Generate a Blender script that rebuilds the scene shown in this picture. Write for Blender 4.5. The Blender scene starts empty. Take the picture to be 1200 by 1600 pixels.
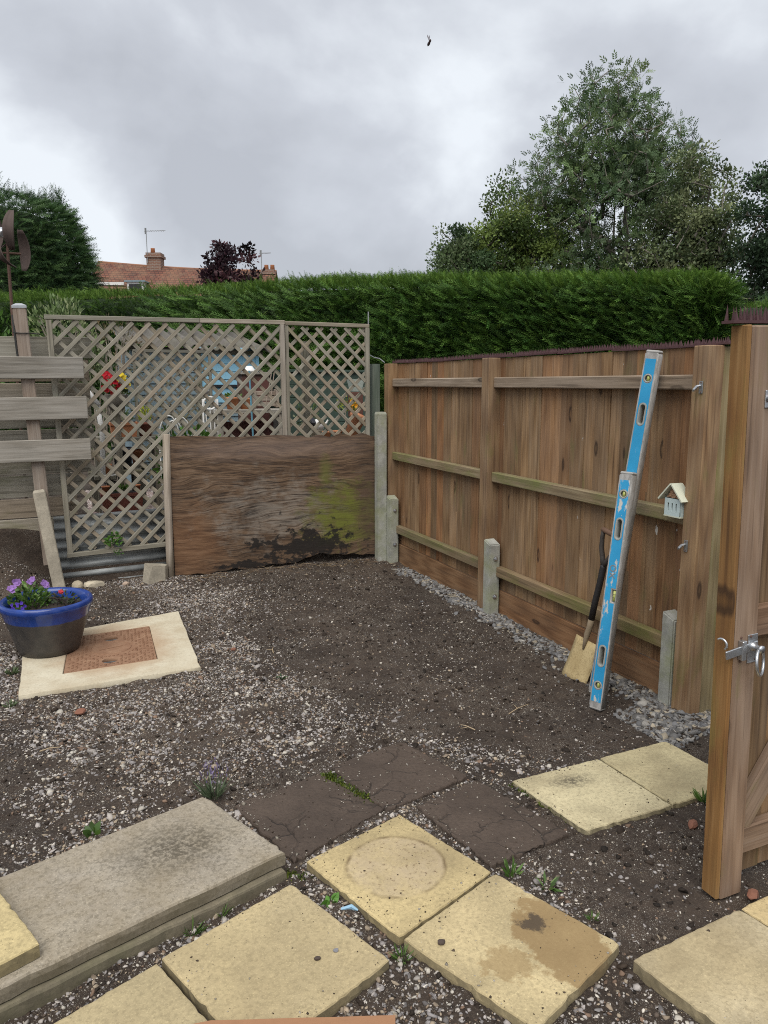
import bpy, bmesh, math, random
import numpy as np
from mathutils import Matrix, Vector
random.seed(7); RNG = np.random.default_rng(11)
SC = bpy.context.scene; COL = SC.collection
R = math.radians

# ------------------------------------------------------------------ camera
cam = bpy.data.cameras.new('camera'); camo = bpy.data.objects.new('camera', cam); COL.objects.link(camo)
cam.sensor_fit = 'VERTICAL'; cam.sensor_height = 24; cam.lens = 24 * 1202 / 1600
cam.clip_start = .05; cam.clip_end = 2000
CAM = Vector((-2.746, -6.44, 1.63))
camo.location = CAM; camo.rotation_euler = (R(80.5), 0, R(-23.1)); SC.camera = camo
# ------------------------------------------------------------------ world: Nishita sky behind a broken cloud deck
SUN_AZ, SUN_EL = R(215), R(58)
w = bpy.data.worlds.new('World'); SC.world = w; w.use_nodes = True
nt = w.node_tree; N = nt.nodes; L = nt.links; N.clear()
out = N.new('ShaderNodeOutputWorld'); mix = N.new('ShaderNodeMixShader'); L.new(mix.outputs[0], out.inputs[0])
sky = N.new('ShaderNodeTexSky'); sky.sky_type = 'NISHITA'; sky.sun_disc = False
sky.sun_elevation = SUN_EL; sky.sun_rotation = SUN_AZ
bs = N.new('ShaderNodeBackground'); bs.inputs[1].default_value = .1; L.new(sky.outputs[0], bs.inputs[0])
tc = N.new('ShaderNodeTexCoord'); sep = N.new('ShaderNodeSeparateXYZ'); L.new(tc.outputs['Generated'], sep.inputs[0])
def wm(op, a, b=None):
    n = N.new('ShaderNodeMath'); n.operation = op
    for i, v in enumerate((a, b)):
        if v is None: continue
        if isinstance(v, (int, float)): n.inputs[i].default_value = v
        else: L.new(v, n.inputs[i])
    return n.outputs[0]
zz = wm('ADD', wm('MAXIMUM', sep.outputs[2], 0.0), .7)
cx = wm('DIVIDE', sep.outputs[0], zz); cy = wm('DIVIDE', sep.outputs[1], zz)
cmb = N.new('ShaderNodeCombineXYZ'); L.new(cx, cmb.inputs[0]); L.new(cy, cmb.inputs[1]); cmb.inputs[2].default_value = 1.9
n1 = N.new('ShaderNodeTexNoise'); n1.inputs['Scale'].default_value = 3.1; n1.inputs['Detail'].default_value = 7; n1.inputs['Roughness'].default_value = .5
n1.inputs['Distortion'].default_value = .15; L.new(cmb.outputs[0], n1.inputs['Vector'])
cr = N.new('ShaderNodeValToRGB'); L.new(n1.outputs[0], cr.inputs[0])
e = cr.color_ramp.elements; e[0].position = .37; e[0].color = (.258, .27, .295, 1); e[1].position = .63; e[1].color = (.44, .463, .488, 1)
x = cr.color_ramp.elements.new(.5); x.color = (.315, .33, .358, 1)
bc = N.new('ShaderNodeBackground'); L.new(cr.outputs[0], bc.inputs[0]); bc.inputs[1].default_value = 1.0
mix.inputs[0].default_value = .96; L.new(bs.outputs[0], mix.inputs[1]); L.new(bc.outputs[0], mix.inputs[2])
# ------------------------------------------------------------------ sun through cloud
sl = bpy.data.lights.new('sun', 'SUN'); sl.energy = 1.5; sl.angle = R(55); sl.color = (1, .96, .9)
so = bpy.data.objects.new('sun', sl); COL.objects.link(so)
# the lamp's direction: azimuth measured like the sky's sun_rotation (clockwise from +Y)
sd = Vector((math.sin(SUN_AZ) * math.cos(SUN_EL), math.cos(SUN_AZ) * math.cos(SUN_EL), math.sin(SUN_EL)))
so.rotation_euler = sd.to_track_quat('Z', 'Y').to_euler(); so.location = (0, 0, 30)
SC.view_settings.view_transform = 'Standard'; SC.view_settings.look = 'None'
SC.view_settings.exposure = 1.0; SC.view_settings.gamma = 1; SC.view_settings.use_curve_mapping = False
SC.render.engine = 'CYCLES'; SC.cycles.max_bounces = 3; SC.cycles.diffuse_bounces = 2; SC.cycles.glossy_bounces = 2; SC.cycles.transmission_bounces = 2; SC.cycles.use_adaptive_sampling = True; SC.cycles.adaptive_threshold = .01
SC.cycles.use_denoising = False; SC.cycles.filter_width = 1.05; SC.render.filter_size = 1.05

# ================================================================== helpers
def tag(o, label=None, cat=None, group=None, kind=None):
    if label: o['label'] = label
    if cat: o['category'] = cat; o['kind'] = 'thing'
    if group: o['group'] = group
    if kind: o['kind'] = kind
    return o
def thing(name, loc, label, cat, group=None):
    o = bpy.data.objects.new(name, None); COL.objects.link(o); o.location = loc; o.empty_display_size = .1
    return tag(o, label, cat, group)
def link(name, me, mat=None, parent=None, M=None, smooth=False):
    o = bpy.data.objects.new(name, me); COL.objects.link(o)
    if mat is not None and len(me.materials) == 0: me.materials.append(mat)
    if M is not None: o.matrix_basis = M
    if parent is not None:
        o.parent = parent; o.matrix_parent_inverse = wmat(parent).inverted()
    if smooth: me.polygons.foreach_set('use_smooth', [True] * len(me.polygons))
    return o
def wmat(o):
    if o.parent is None: return o.matrix_basis.copy()
    return wmat(o.parent) @ o.matrix_parent_inverse @ o.matrix_basis
class B:
    def __init__(s): s.v = []; s.f = []
    def add(s, vs, fs):
        b = len(s.v); s.v += [tuple(p) for p in vs]; s.f += [tuple(i + b for i in q) for q in fs]; return s
    def box(s, x0, x1, y0, y1, z0, z1, M=None, bv=0):
        if bv:
            bm = bmesh.new(); bmesh.ops.create_cube(bm, size=1)
            for q in bm.verts: q.co = ((x0 + x1) / 2 + q.co.x * (x1 - x0), (y0 + y1) / 2 + q.co.y * (y1 - y0), (z0 + z1) / 2 + q.co.z * (z1 - z0))
            bmesh.ops.bevel(bm, geom=bm.edges[:], offset=bv, segments=1, affect='EDGES')
            bm.verts.index_update(); vs = [q.co.copy() for q in bm.verts]; fs = [[q.index for q in p.verts] for p in bm.faces]; bm.free()
        else:
            vs = [Vector((x, y, z)) for z in (z0, z1) for y in (y0, y1) for x in (x0, x1)]
            fs = [(0, 2, 3, 1), (4, 5, 7, 6), (0, 1, 5, 4), (2, 6, 7, 3), (0, 4, 6, 2), (1, 3, 7, 5)]
        if M is not None: vs = [M @ q for q in vs]
        return s.add(vs, fs)
    def tube(s, pts, rad, n=8, cap=True):
        pts = [Vector(p) for p in pts]
        if not hasattr(rad, '__len__'): rad = [rad] * len(pts)
        vs = []; fs = []; up = None
        for i, p in enumerate(pts):
            d = (pts[min(i + 1, len(pts) - 1)] - pts[max(i - 1, 0)]).normalized()
            if up is None: up = Vector((0, 0, 1)) if abs(d.z) < .9 else Vector((1, 0, 0))
            a = (up - d * up.dot(d)).normalized(); up = a; b = d.cross(a)
            for k in range(n):
                t = 2 * math.pi * k / n; vs.append(p + (a * math.cos(t) + b * math.sin(t)) * rad[i])
        for i in range(len(pts) - 1):
            for k in range(n):
                k2 = (k + 1) % n; fs.append((i * n + k, i * n + k2, (i + 1) * n + k2, (i + 1) * n + k))
        if cap: fs.append(tuple(range(n - 1, -1, -1))); fs.append(tuple((len(pts) - 1) * n + k for k in range(n)))
        return s.add(vs, fs)
    def ring(s, c, nrm, r, t, n=24, m=8, arc=1.0):
        nrm = Vector(nrm).normalized(); a = nrm.orthogonal().normalized(); b = nrm.cross(a); c = Vector(c)
        k = n if arc == 1 else n + 1
        vs = []; fs = []
        for i in range(k):
            th = 2 * math.pi * arc * i / n; d = a * math.cos(th) + b * math.sin(th)
            for j in range(m):
                ph = 2 * math.pi * j / m; vs.append(c + d * (r + t * math.cos(ph)) + nrm * t * math.sin(ph))
        for i in range(n):
            i2 = (i + 1) % k
            for j in range(m): j2 = (j + 1) % m; fs.append((i * m + j, i2 * m + j, i2 * m + j2, i * m + j2))
        return s.add(vs, fs)
    def lathe(s, prof, n=32, c=(0, 0, 0), sx=1, sy=1, M=None, topcap=True):
        vs = []; fs = []
        for r, z in prof:
            for k in range(n):
                t = 2 * math.pi * k / n; vs.append(Vector((c[0] + r * math.cos(t) * sx, c[1] + r * math.sin(t) * sy, c[2] + z)))
        for i in range(len(prof) - 1):
            for k in range(n): k2 = (k + 1) % n; fs.append((i * n + k, i * n + k2, (i + 1) * n + k2, (i + 1) * n + k))
        if prof[0][0] > 1e-4: fs.append(tuple(range(n - 1, -1, -1)))
        if prof[-1][0] > 1e-4 and topcap: fs.append(tuple((len(prof) - 1) * n + k for k in range(n)))
        if M is not None: vs = [M @ q for q in vs]
        return s.add(vs, fs)
    def prism(s, poly, z0, z1, top=None):
        n = len(poly); top = top or poly
        vs = [(x, y, z0) for x, y in poly] + [(x, y, z1) for x, y in top]
        fs = [tuple(range(n - 1, -1, -1)), tuple(range(n, 2 * n))] + [(k, (k + 1) % n, n + (k + 1) % n, n + k) for k in range(n)]
        return s.add(vs, fs)
    def mesh(s, name):
        me = bpy.data.meshes.new(name); me.from_pydata([tuple(q) for q in s.v], [], s.f); me.update(); return me
    def obj(s, name, mat, parent=None, M=None, smooth=False): return link(name, s.mesh(name), mat, parent, M, smooth)
def curve_mesh(name, outs, th, bev=0.0):
    """flat outlines (holes allowed) in XY extruded by th along Z, as a mesh"""
    cu = bpy.data.curves.new(name, 'CURVE'); cu.dimensions = '2D'; cu.fill_mode = 'BOTH'; cu.extrude = th / 2 - bev; cu.bevel_depth = bev; cu.bevel_resolution = 0
    for o in outs:
        sp = cu.splines.new('POLY'); sp.points.add(len(o) - 1); sp.use_cyclic_u = True
        for p, q in zip(sp.points, o): p.co = (q[0], q[1], 0, 1)
    ob = bpy.data.objects.new('tmp', cu); COL.objects.link(ob)
    me = bpy.data.meshes.new_from_object(ob.evaluated_get(bpy.context.evaluated_depsgraph_get()))
    bpy.data.objects.remove(ob); bpy.data.curves.remove(cu); me.name = name; return me
def stadium(cx, cy, l, wd, n=8, ang=0):
    r = wd / 2; h = l / 2 - r; pts = []
    for k in range(n + 1): t = -math.pi / 2 + math.pi * k / n; pts.append((cx + h + r * math.cos(t), cy + r * math.sin(t)))
    for k in range(n + 1): t = math.pi / 2 + math.pi * k / n; pts.append((cx - h + r * math.cos(t), cy + r * math.sin(t)))
    return pts
def circle(cx, cy, r, n=24): return [(cx + r * math.cos(2 * math.pi * k / n), cy + r * math.sin(2 * math.pi * k / n)) for k in range(n)]
def frame(o, X, Zn):
    X = Vector(X).normalized(); Z = Vector(Zn); Z = (Z - X * Z.dot(X)).normalized(); Y = Z.cross(X)
    M = Matrix.Identity(4)
    for i in range(3): M[i][0] = X[i]; M[i][1] = Y[i]; M[i][2] = Z[i]; M[i][3] = o[i]
    return M
_bc = {}
def plank(name, p0, p1, wd, th, nrm, mat, parent=None, bv=.003, warp=0.0, ragged=0.0):
    """timber of width wd and thickness th from p0 to p1; local X runs along the grain"""
    p0 = Vector(p0); p1 = Vector(p1); Ln = round((p1 - p0).length, 3); key = (Ln, wd, th, bv, mat.name, random.random() if warp or ragged else 0)
    if key not in _bc:
        bm = bmesh.new(); bmesh.ops.create_cube(bm, size=1)
        for q in bm.verts: q.co = ((q.co.x + .5) * Ln, q.co.y * wd, q.co.z * th)
        if warp or ragged:
            bmesh.ops.subdivide_edges(bm, edges=[e for e in bm.edges if abs(e.verts[0].co.x - e.verts[1].co.x) > Ln * .5], cuts=6)
            ph = random.uniform(0, 6); ph2 = random.uniform(0, 6)
            for q in bm.verts:
                t = q.co.x / Ln
                q.co.z += warp * math.sin(t * 3.1 + ph); q.co.y += warp * .6 * math.sin(t * 2.3 + ph2) + random.uniform(-ragged, ragged)
        ee = [e for e in bm.edges if len(e.link_faces) == 2 and e.calc_face_angle(0) > .8]
        bmesh.ops.bevel(bm, geom=ee, offset=bv, segments=1, affect='EDGES')
        me = bpy.data.meshes.new(name); bm.to_mesh(me); bm.free(); _bc[key] = me
    return link(name, _bc[key], mat, parent, frame(p0, p1 - p0, nrm))
# ---- numpy noise and bulk meshes
def vnoise(x, y, seed=0):
    xi = np.floor(x).astype(np.int64); yi = np.floor(y).astype(np.int64); xf = x - xi; yf = y - yi
    def h(a, b):
        n = (a * 374761393 + b * 668265263 + seed * 1442695041) & 0x7fffffff; n = ((n ^ (n >> 13)) * 1274126177) & 0x7fffffff
        return ((n ^ (n >> 16)) & 0xffff) / 65535.
    u = xf * xf * (3 - 2 * xf); v = yf * yf * (3 - 2 * yf)
    return (h(xi, yi) * (1 - u) + h(xi + 1, yi) * u) * (1 - v) + (h(xi, yi + 1) * (1 - u) + h(xi + 1, yi + 1) * u) * v
def fbm(x, y, sc, oc=4, seed=0):
    s = 0; a = .5; t = 0
    for k in range(oc): s = s + a * vnoise(x * sc + k * 17.3, y * sc - k * 9.1, seed + k); t += a; a *= .55; sc *= 2.05
    return s / t
def bulk(name, V, F, col=None, mat=None, parent=None, smooth=False):
    """V (n,3), F (m,k) arrays -> one mesh object; col (n,3) goes to the point attribute tint"""
    me = bpy.data.meshes.new(name); V = np.ascontiguousarray(V, np.float32); F = np.ascontiguousarray(F, np.int32); k = F.shape[1]
    me.vertices.add(len(V)); me.vertices.foreach_set('co', V.ravel()); me.loops.add(F.size); me.loops.foreach_set('vertex_index', F.ravel())
    me.polygons.add(len(F)); me.polygons.foreach_set('loop_start', np.arange(0, F.size, k, dtype=np.int32)); me.polygons.foreach_set('loop_total', np.full(len(F), k, np.int32))
    me.update(calc_edges=True)
    if col is not None:
        at = me.attributes.new('tint', 'FLOAT_COLOR', 'POINT'); c4 = np.ones((len(V), 4), np.float32); c4[:, :3] = col; at.data.foreach_set('color', c4.ravel())
    return link(name, me, mat, parent, None, smooth)
def rand_rot(n, rng=RNG):
    q = rng.normal(size=(n, 4)); q /= np.linalg.norm(q, axis=1)[:, None]; a, b, c, d = q.T
    return np.stack([np.stack([1 - 2 * (c * c + d * d), 2 * (b * c - a * d), 2 * (b * d + a * c)], 1), np.stack([2 * (b * c + a * d), 1 - 2 * (b * b + d * d), 2 * (c * d - a * b)], 1), np.stack([2 * (b * d - a * c), 2 * (c * d + a * b), 1 - 2 * (b * b + c * c)], 1)], 1)
def dir_rot(D, rng=RNG, roll=None):
    """rotation matrices whose X axis is D with a random roll"""
    D = D / np.linalg.norm(D, axis=1)[:, None]; r = rng.normal(size=D.shape) if roll is None else roll
    Y = np.cross(r, D); Y /= np.linalg.norm(Y, axis=1)[:, None] + 1e-9; Z = np.cross(D, Y)
    return np.stack([D, Y, Z], 2)
def stamp(T, TF, P, Rm, S):
    """template verts T, faces TF placed at P with rotations Rm and scales S (n,) or (n,3)"""
    S = np.asarray(S); S = S[:, None] if S.ndim == 1 else S
    V = np.einsum('nij,nkj->nki', Rm, T[None] * S[:, None, :]) + P[:, None, :]
    n = len(T); F = TF[None] + (np.arange(len(P)) * n)[:, None, None]
    return V.reshape(-1, 3), F.reshape(-1, TF.shape[1])
def tints(n, k, pal, jit=.12, rng=RNG, wts=None):
    pal = np.array(pal); i = rng.choice(len(pal), n, p=wts); c = pal[i] * (1 + rng.normal(0, jit, (n, 1))); return np.repeat(np.clip(c, .004, .9), k, 0)

# ================================================================== materials
class NT:
    def __init__(s, name):
        s.m = bpy.data.materials.new(name); s.m.use_nodes = True; s.t = s.m.node_tree; s.N = s.t.nodes; s.L = s.t.links
        s.b = s.N['Principled BSDF']; s.tc = None
    def n(s, t, **k):
        o = s.N.new('ShaderNode' + t)
        for a, v in k.items():
            if a in ('op',): o.operation = v
            elif a in ('blend',): o.blend_type = v
            else: s.set(o.inputs[a.replace('_', ' ')], v)
        return o
    def set(s, i, v):
        if isinstance(v, bpy.types.NodeSocket): s.L.new(v, i)
        elif isinstance(v, tuple) and len(v) == 3 and i.type == 'RGBA': i.default_value = (*v, 1)
        else: i.default_value = v
    def obj(s, rnd=True):
        if s.tc is None:
            t = s.N.new('ShaderNodeTexCoord').outputs['Object']
            s.raw = t
            if rnd:
                oi = s.N.new('ShaderNodeObjectInfo'); s.rand = oi.outputs['Random']
                m = s.n('VectorMath', op='MULTIPLY_ADD'); s.L.new(oi.outputs['Random'], m.inputs[0]); m.inputs[1].default_value = (37, 53, 71); s.L.new(t, m.inputs[2]); t = m.outputs[0]
            s.tc = t
        return s.tc
    def map(s, v, sc):
        m = s.n('VectorMath', op='MULTIPLY'); s.L.new(v, m.inputs[0]); m.inputs[1].default_value = sc; return m.outputs[0]
    def noise(s, v, sc, det=4, ro=.55, dist=0):
        o = s.n('TexNoise', Scale=sc, Detail=det, Roughness=ro, Distortion=dist); s.L.new(v, o.inputs['Vector']); return o.outputs[0]
    def ramp(s, f, stops):
        o = s.N.new('ShaderNodeValToRGB'); s.L.new(f, o.inputs[0]); e = o.color_ramp.elements
        while len(e) < len(stops): e.new(.5)
        for q, (p, c) in zip(e, stops): q.position = p; q.color = (*c, 1) if len(c) == 3 else c
        return o.outputs[0]
    def step(s, f, a, b): 
        o = s.N.new('ShaderNodeMapRange'); o.clamp = True; s.set(o.inputs[0], f); o.inputs[1].default_value = a; o.inputs[2].default_value = b; return o.outputs[0]
    def math(s, op, a, b=0.0, c=0.0):
        o = s.N.new('ShaderNodeMath'); o.operation = op; s.set(o.inputs[0], a); s.set(o.inputs[1], b); s.set(o.inputs[2], c); return o.outputs[0]
    def mix(s, f, a, b, blend='MIX'):
        o = s.N.new('ShaderNodeMix'); o.data_type = 'RGBA'; o.blend_type = blend; s.set(o.inputs[0], f); s.set(o.inputs[6], a); s.set(o.inputs[7], b); return o.outputs[2]
    def fin(s, col, rough=.8, bump=None, bs=.3, bd=.01, metal=0, spec=None):
        s.set(s.b.inputs['Base Color'], col); s.set(s.b.inputs['Roughness'], rough); s.b.inputs['Metallic'].default_value = metal
        if spec is not None: s.b.inputs['Specular IOR Level'].default_value = spec
        if bump is not None:
            o = s.n('Bump', Strength=bs, Distance=bd); s.L.new(bump, o.inputs['Height']); s.L.new(o.outputs[0], s.b.inputs['Normal'])
        return s.m
def plain(name, c, rough=.6, metal=0, var=.25, sc=30, bs=.15, spec=None):
    q = NT(name); v = q.obj(); f = q.noise(v, sc, 5); f2 = q.noise(v, sc * .17, 3)
    a = tuple(x * (1 - var) for x in c); b = tuple(min(1, x * (1 + var)) for x in c)
    col = q.mix(q.step(f2, .35, .65), q.mix(f, a, b), q.mix(f, b, a)); return q.fin(col, rough, f, bs, .004, metal, spec)
def wood(name, dark, mid, light, gray=None, gamt=.4, moss=None, mamt=0., rings=.5, rough=.82, knots=True, rv=.25, bs=.45, splash=False, mcon=1.0):
    q = NT(name); v = q.obj(); sv = q.map(v, (1.0, 24, 24)); g = q.noise(sv, 2.0, 6, .62, .5); mid_ = q.noise(q.map(v, (1.6, 62, 62)), 1.0, 4, .6, .3); fine = q.noise(q.map(v, (4, 190, 190)), 1.0, 3, .6)
    wv = q.n('TexWave', Scale=1.0, Distortion=6.0, Detail=2.0, Detail_Scale=.7); q.L.new(q.map(v, (.9, 20, 10)), wv.inputs['Vector'])     # cathedral growth rings
    t = q.math('ADD', q.math('MULTIPLY', g, .85 - rings * .4), q.math('MULTIPLY', wv.outputs[1], rings * .22))
    t = q.math('ADD', t, q.math('ADD', q.math('MULTIPLY', mid_, .15 + rings * .1), q.math('MULTIPLY', fine, .08 + rings * .08)))
    wd = .11 / mcon; col = q.ramp(t, [(.5 - wd * 1.5, dark), (.52, mid), (.5 + wd * 1.9, light)])
    if gray: col = q.mix(q.math('MULTIPLY', q.step(q.noise(q.map(v, (1.2, 6, 6)), 1.3, 5, .65), .38, .68), gamt), col, gray)
    if gray: col = q.mix(q.math('MULTIPLY', q.step(mid_, .56, .72), gamt * .8), col, tuple(min(.7, x * 1.25) for x in gray))
    col = q.mix(q.math('MULTIPLY', q.step(mid_, .42, .30), .6), col, tuple(x * .55 for x in dark))                 # open grain, checks
    if knots:
        vo = q.n('TexVoronoi', Scale=1.0); q.L.new(q.map(v, (2.6, 8.0, .6)), vo.inputs['Vector']); sx = q.n('SeparateColor'); q.L.new(vo.outputs['Color'], sx.inputs[0]); on = q.step(sx.outputs[0], .52, .56)
        dd = q.math('ADD', vo.outputs[0], q.math('MULTIPLY', q.math('SUBTRACT', mid_, .5), .10))
        col = q.mix(q.math('MULTIPLY', q.math('MULTIPLY', q.step(dd, .42, .12), on), .38), col, dark)
        ring = q.math('MULTIPLY', q.step(dd, .15, .11), on); col = q.mix(q.math('MULTIPLY', ring, .85), col, tuple(x * .32 for x in dark)); col = q.mix(q.math('MULTIPLY', q.math('MULTIPLY', q.step(dd, .085, .04), on), .7), col, tuple(x * .9 for x in mid))
    if moss:
        mk = q.step(q.noise(q.map(v, (1, 3, 3)), 2.2, 5, .65), .62 - mamt * .4, .8 - mamt * .35); col = q.mix(q.math('MULTIPLY', mk, .8), col, moss)
    r2 = q.math('FRACT', q.math('MULTIPLY', q.rand, 17.31)); r3 = q.math('FRACT', q.math('MULTIPLY', q.rand, 91.7)); col = q.mix(q.math('MULTIPLY', q.step(r2, .55, 1.0), rv * 1.7), col, q.mix(1.0, col, (1.4, .92, .6), 'MULTIPLY')); col = q.mix(q.math('MULTIPLY', q.step(r3, .55, 1.0), rv * 1.7), col, q.mix(1.0, col, (.8, .86, .92), 'MULTIPLY'))
    if splash: col = q.mix(q.math('MULTIPLY', q.step(q.noise(q.map(v, (6, 11, 11)), 1.7, 3, .6), .735, .75), .8), col, (.6, .58, .54))     # bird droppings
    br = q.math('ADD', q.math('MULTIPLY', q.rand, rv * 2), 1 - rv)
    cc = q.N.new('ShaderNodeCombineColor'); [q.L.new(br, cc.inputs[i]) for i in range(3)]
    col = q.mix(1.0, col, cc.outputs[0], 'MULTIPLY')
    return q.fin(col, rough, t, bs, .006)
def tinted(name, rough=.6, trans=0, spec=.3, gl=1.0, bump=0, sub=0):
    q = NT(name); a = q.N.new('ShaderNodeAttribute'); a.attribute_name = 'tint'; c = a.outputs['Color']
    if bump:
        f = q.noise(q.obj(False), bump, 4); c = q.mix(f, c, q.mix(1.0, c, (.55, .53, .5), 'MULTIPLY')); q.fin(c, rough, f, .3, .003, 0, spec)
    else: q.fin(c, rough, None, 0, 0, 0, spec)
    if trans:
        tr = q.N.new('ShaderNodeBsdfTranslucent'); q.L.new(c, tr.inputs[0]); ms = q.N.new('ShaderNodeMixShader'); ms.inputs[0].default_value = trans
        q.L.new(q.b.outputs[0], ms.inputs[1]); q.L.new(tr.outputs[0], ms.inputs[2]); q.L.new(ms.outputs[0], q.N['Material Output'].inputs[0])
    return q.m
M_fence = wood('fence_board', (.108, .056, .024), (.222, .128, .057), (.32, .20, .102), (.225, .17, .12), .45, (.13, .13, .04), .1, .45, rv=.3, splash=True)
M_post = wood('treated_post', (.13, .068, .03), (.225, .13, .062), (.32, .205, .105), (.235, .175, .12), .45, (.15, .14, .035), .12, .7, rv=.1)
M_olive = wood('olive_batten', (.15, .105, .045), (.23, .17, .075), (.31, .24, .12), (.28, .24, .16), .4, (.16, .16, .04), .25, .7, rv=.05)
M_rail = wood('weathered_rail', (.13, .095, .062), (.235, .185, .13), (.36, .30, .23), (.36, .31, .25), .6, None, 0, .3, rv=.12)
M_railmoss = wood('mossy_rail', (.12, .085, .045), (.20, .145, .08), (.28, .22, .13), (.26, .22, .15), .3, (.13, .15, .035), .42, .3, rv=.12)
M_gravelboard = wood('gravel_board', (.10, .048, .02), (.18, .092, .04), (.25, .14, .068), (.15, .11, .07), .35, None, 0, .9, rv=.1)
M_gate = wood('gate_timber', (.115, .066, .038), (.20, .122, .072), (.29, .195, .128), (.26, .20, .155), .5, (.18, .16, .05), .08, .6, rv=.12)
M_orange = wood('gate_edge', (.13, .055, .015), (.24, .115, .032), (.32, .175, .065), (.3, .2, .08), .3, (.2, .16, .04), .2, .5, rv=.08)
M_grey = wood('silvered_plank', (.12, .106, .083), (.235, .21, .172), (.35, .32, .275), (.38, .36, .32), .55, None, 0, .25, rv=.13, knots=False)
M_greyb = wood('silvered_back_board', (.075, .07, .048), (.14, .128, .096), (.21, .194, .15), (.22, .21, .18), .4, (.12, .125, .05), .25, .2, rv=.2, knots=False)
M_trel = wood('trellis_timber', (.12, .106, .075), (.225, .203, .153), (.33, .303, .24), (.37, .35, .30), .35, (.17, .175, .10), .2, .15, rv=.15, knots=False)
M_stake = wood('old_stake', (.14, .12, .09), (.27, .23, .18), (.40, .36, .30), (.42, .38, .33), .4, (.17, .17, .08), .2, .3, rv=.05)
M_pink = wood('pinkish_post', (.15, .11, .08), (.25, .19, .145), (.34, .275, .22), (.34, .31, .27), .6, None, 0, .2, rv=.05)
M_greenpost = wood('green_stained_post', (.05, .07, .055), (.085, .115, .09), (.13, .16, .13), (.16, .17, .15), .4, None, 0, .2, rv=.05, knots=False)
M_galv = plain('galvanised_steel', (.52, .54, .56), .36, .9, .18, 60, .12)
M_dullmetal = plain('dull_zinc', (.33, .34, .34), .5, .8, .25, 80, .2)
M_rust = plain('rusted_steel', (.12, .068, .05), .85, .1, .4, 40, .4)
M_spike = plain('maroon_plastic', (.075, .032, .034), .6, 0, .3, 30, .1)
M_terr = plain('terracotta', (.42, .165, .075), .8, 0, .25, 25, .2)
M_terr2 = plain('dark_terracotta', (.16, .05, .032), .8, 0, .25, 25, .2)
M_black = plain('black_plastic', (.018, .018, .021), .5, 0, .2, 20, .05)
M_bluepot = plain('dark_blue_plastic', (.018, .024, .04), .4, 0, .2, 20, .05)
M_white = plain('white_paint', (.72, .71, .68), .55, 0, .1, 20, .1)
M_cable = plain('dark_wire', (.03, .03, .028), .6, .2, .2, 50, .05)

def concrete(name, c, sp=.5, moss=None, mz=None, scale=1.0, dk=None):
    q = NT(name); v = q.obj(); f = q.noise(v, 9 * scale, 6, .6); g = q.noise(v, 70 * scale, 4, .65)
    vo = q.n('TexVoronoi', Scale=140.0 * scale); q.L.new(v, vo.inputs['Vector'])
    a = tuple(x * .66 for x in c); b = tuple(min(.85, x * 1.22) for x in c)
    col = q.mix(q.step(f, .3, .7), a, b); col = q.mix(q.math('MULTIPLY', q.step(g, .35, .7), sp), col, tuple(x * .5 for x in c))
    col = q.mix(q.math('MULTIPLY', q.step(vo.outputs[0], .32, .12), .35), col, tuple(x * .3 for x in c))
    if dk: col = q.mix(q.math('MULTIPLY', q.step(q.noise(v, 3.1, 5, .7), .5, .72), dk), col, tuple(x * .33 for x in c))
    if moss: col = q.mix(q.math('MULTIPLY', q.step(q.noise(v, 5, 5, .7), .42, .7), .75), col, moss)
    return q.fin(col, .9, g, .35, .004)
M_conc = concrete('concrete_spur', (.40, .40, .36), .4, (.24, .26, .12))
M_conc2 = concrete('pale_concrete', (.46, .41, .32), .35, None, dk=.25)
M_conc3 = concrete('exposed_aggregate_concrete', (.36, .32, .25), .6)
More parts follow.
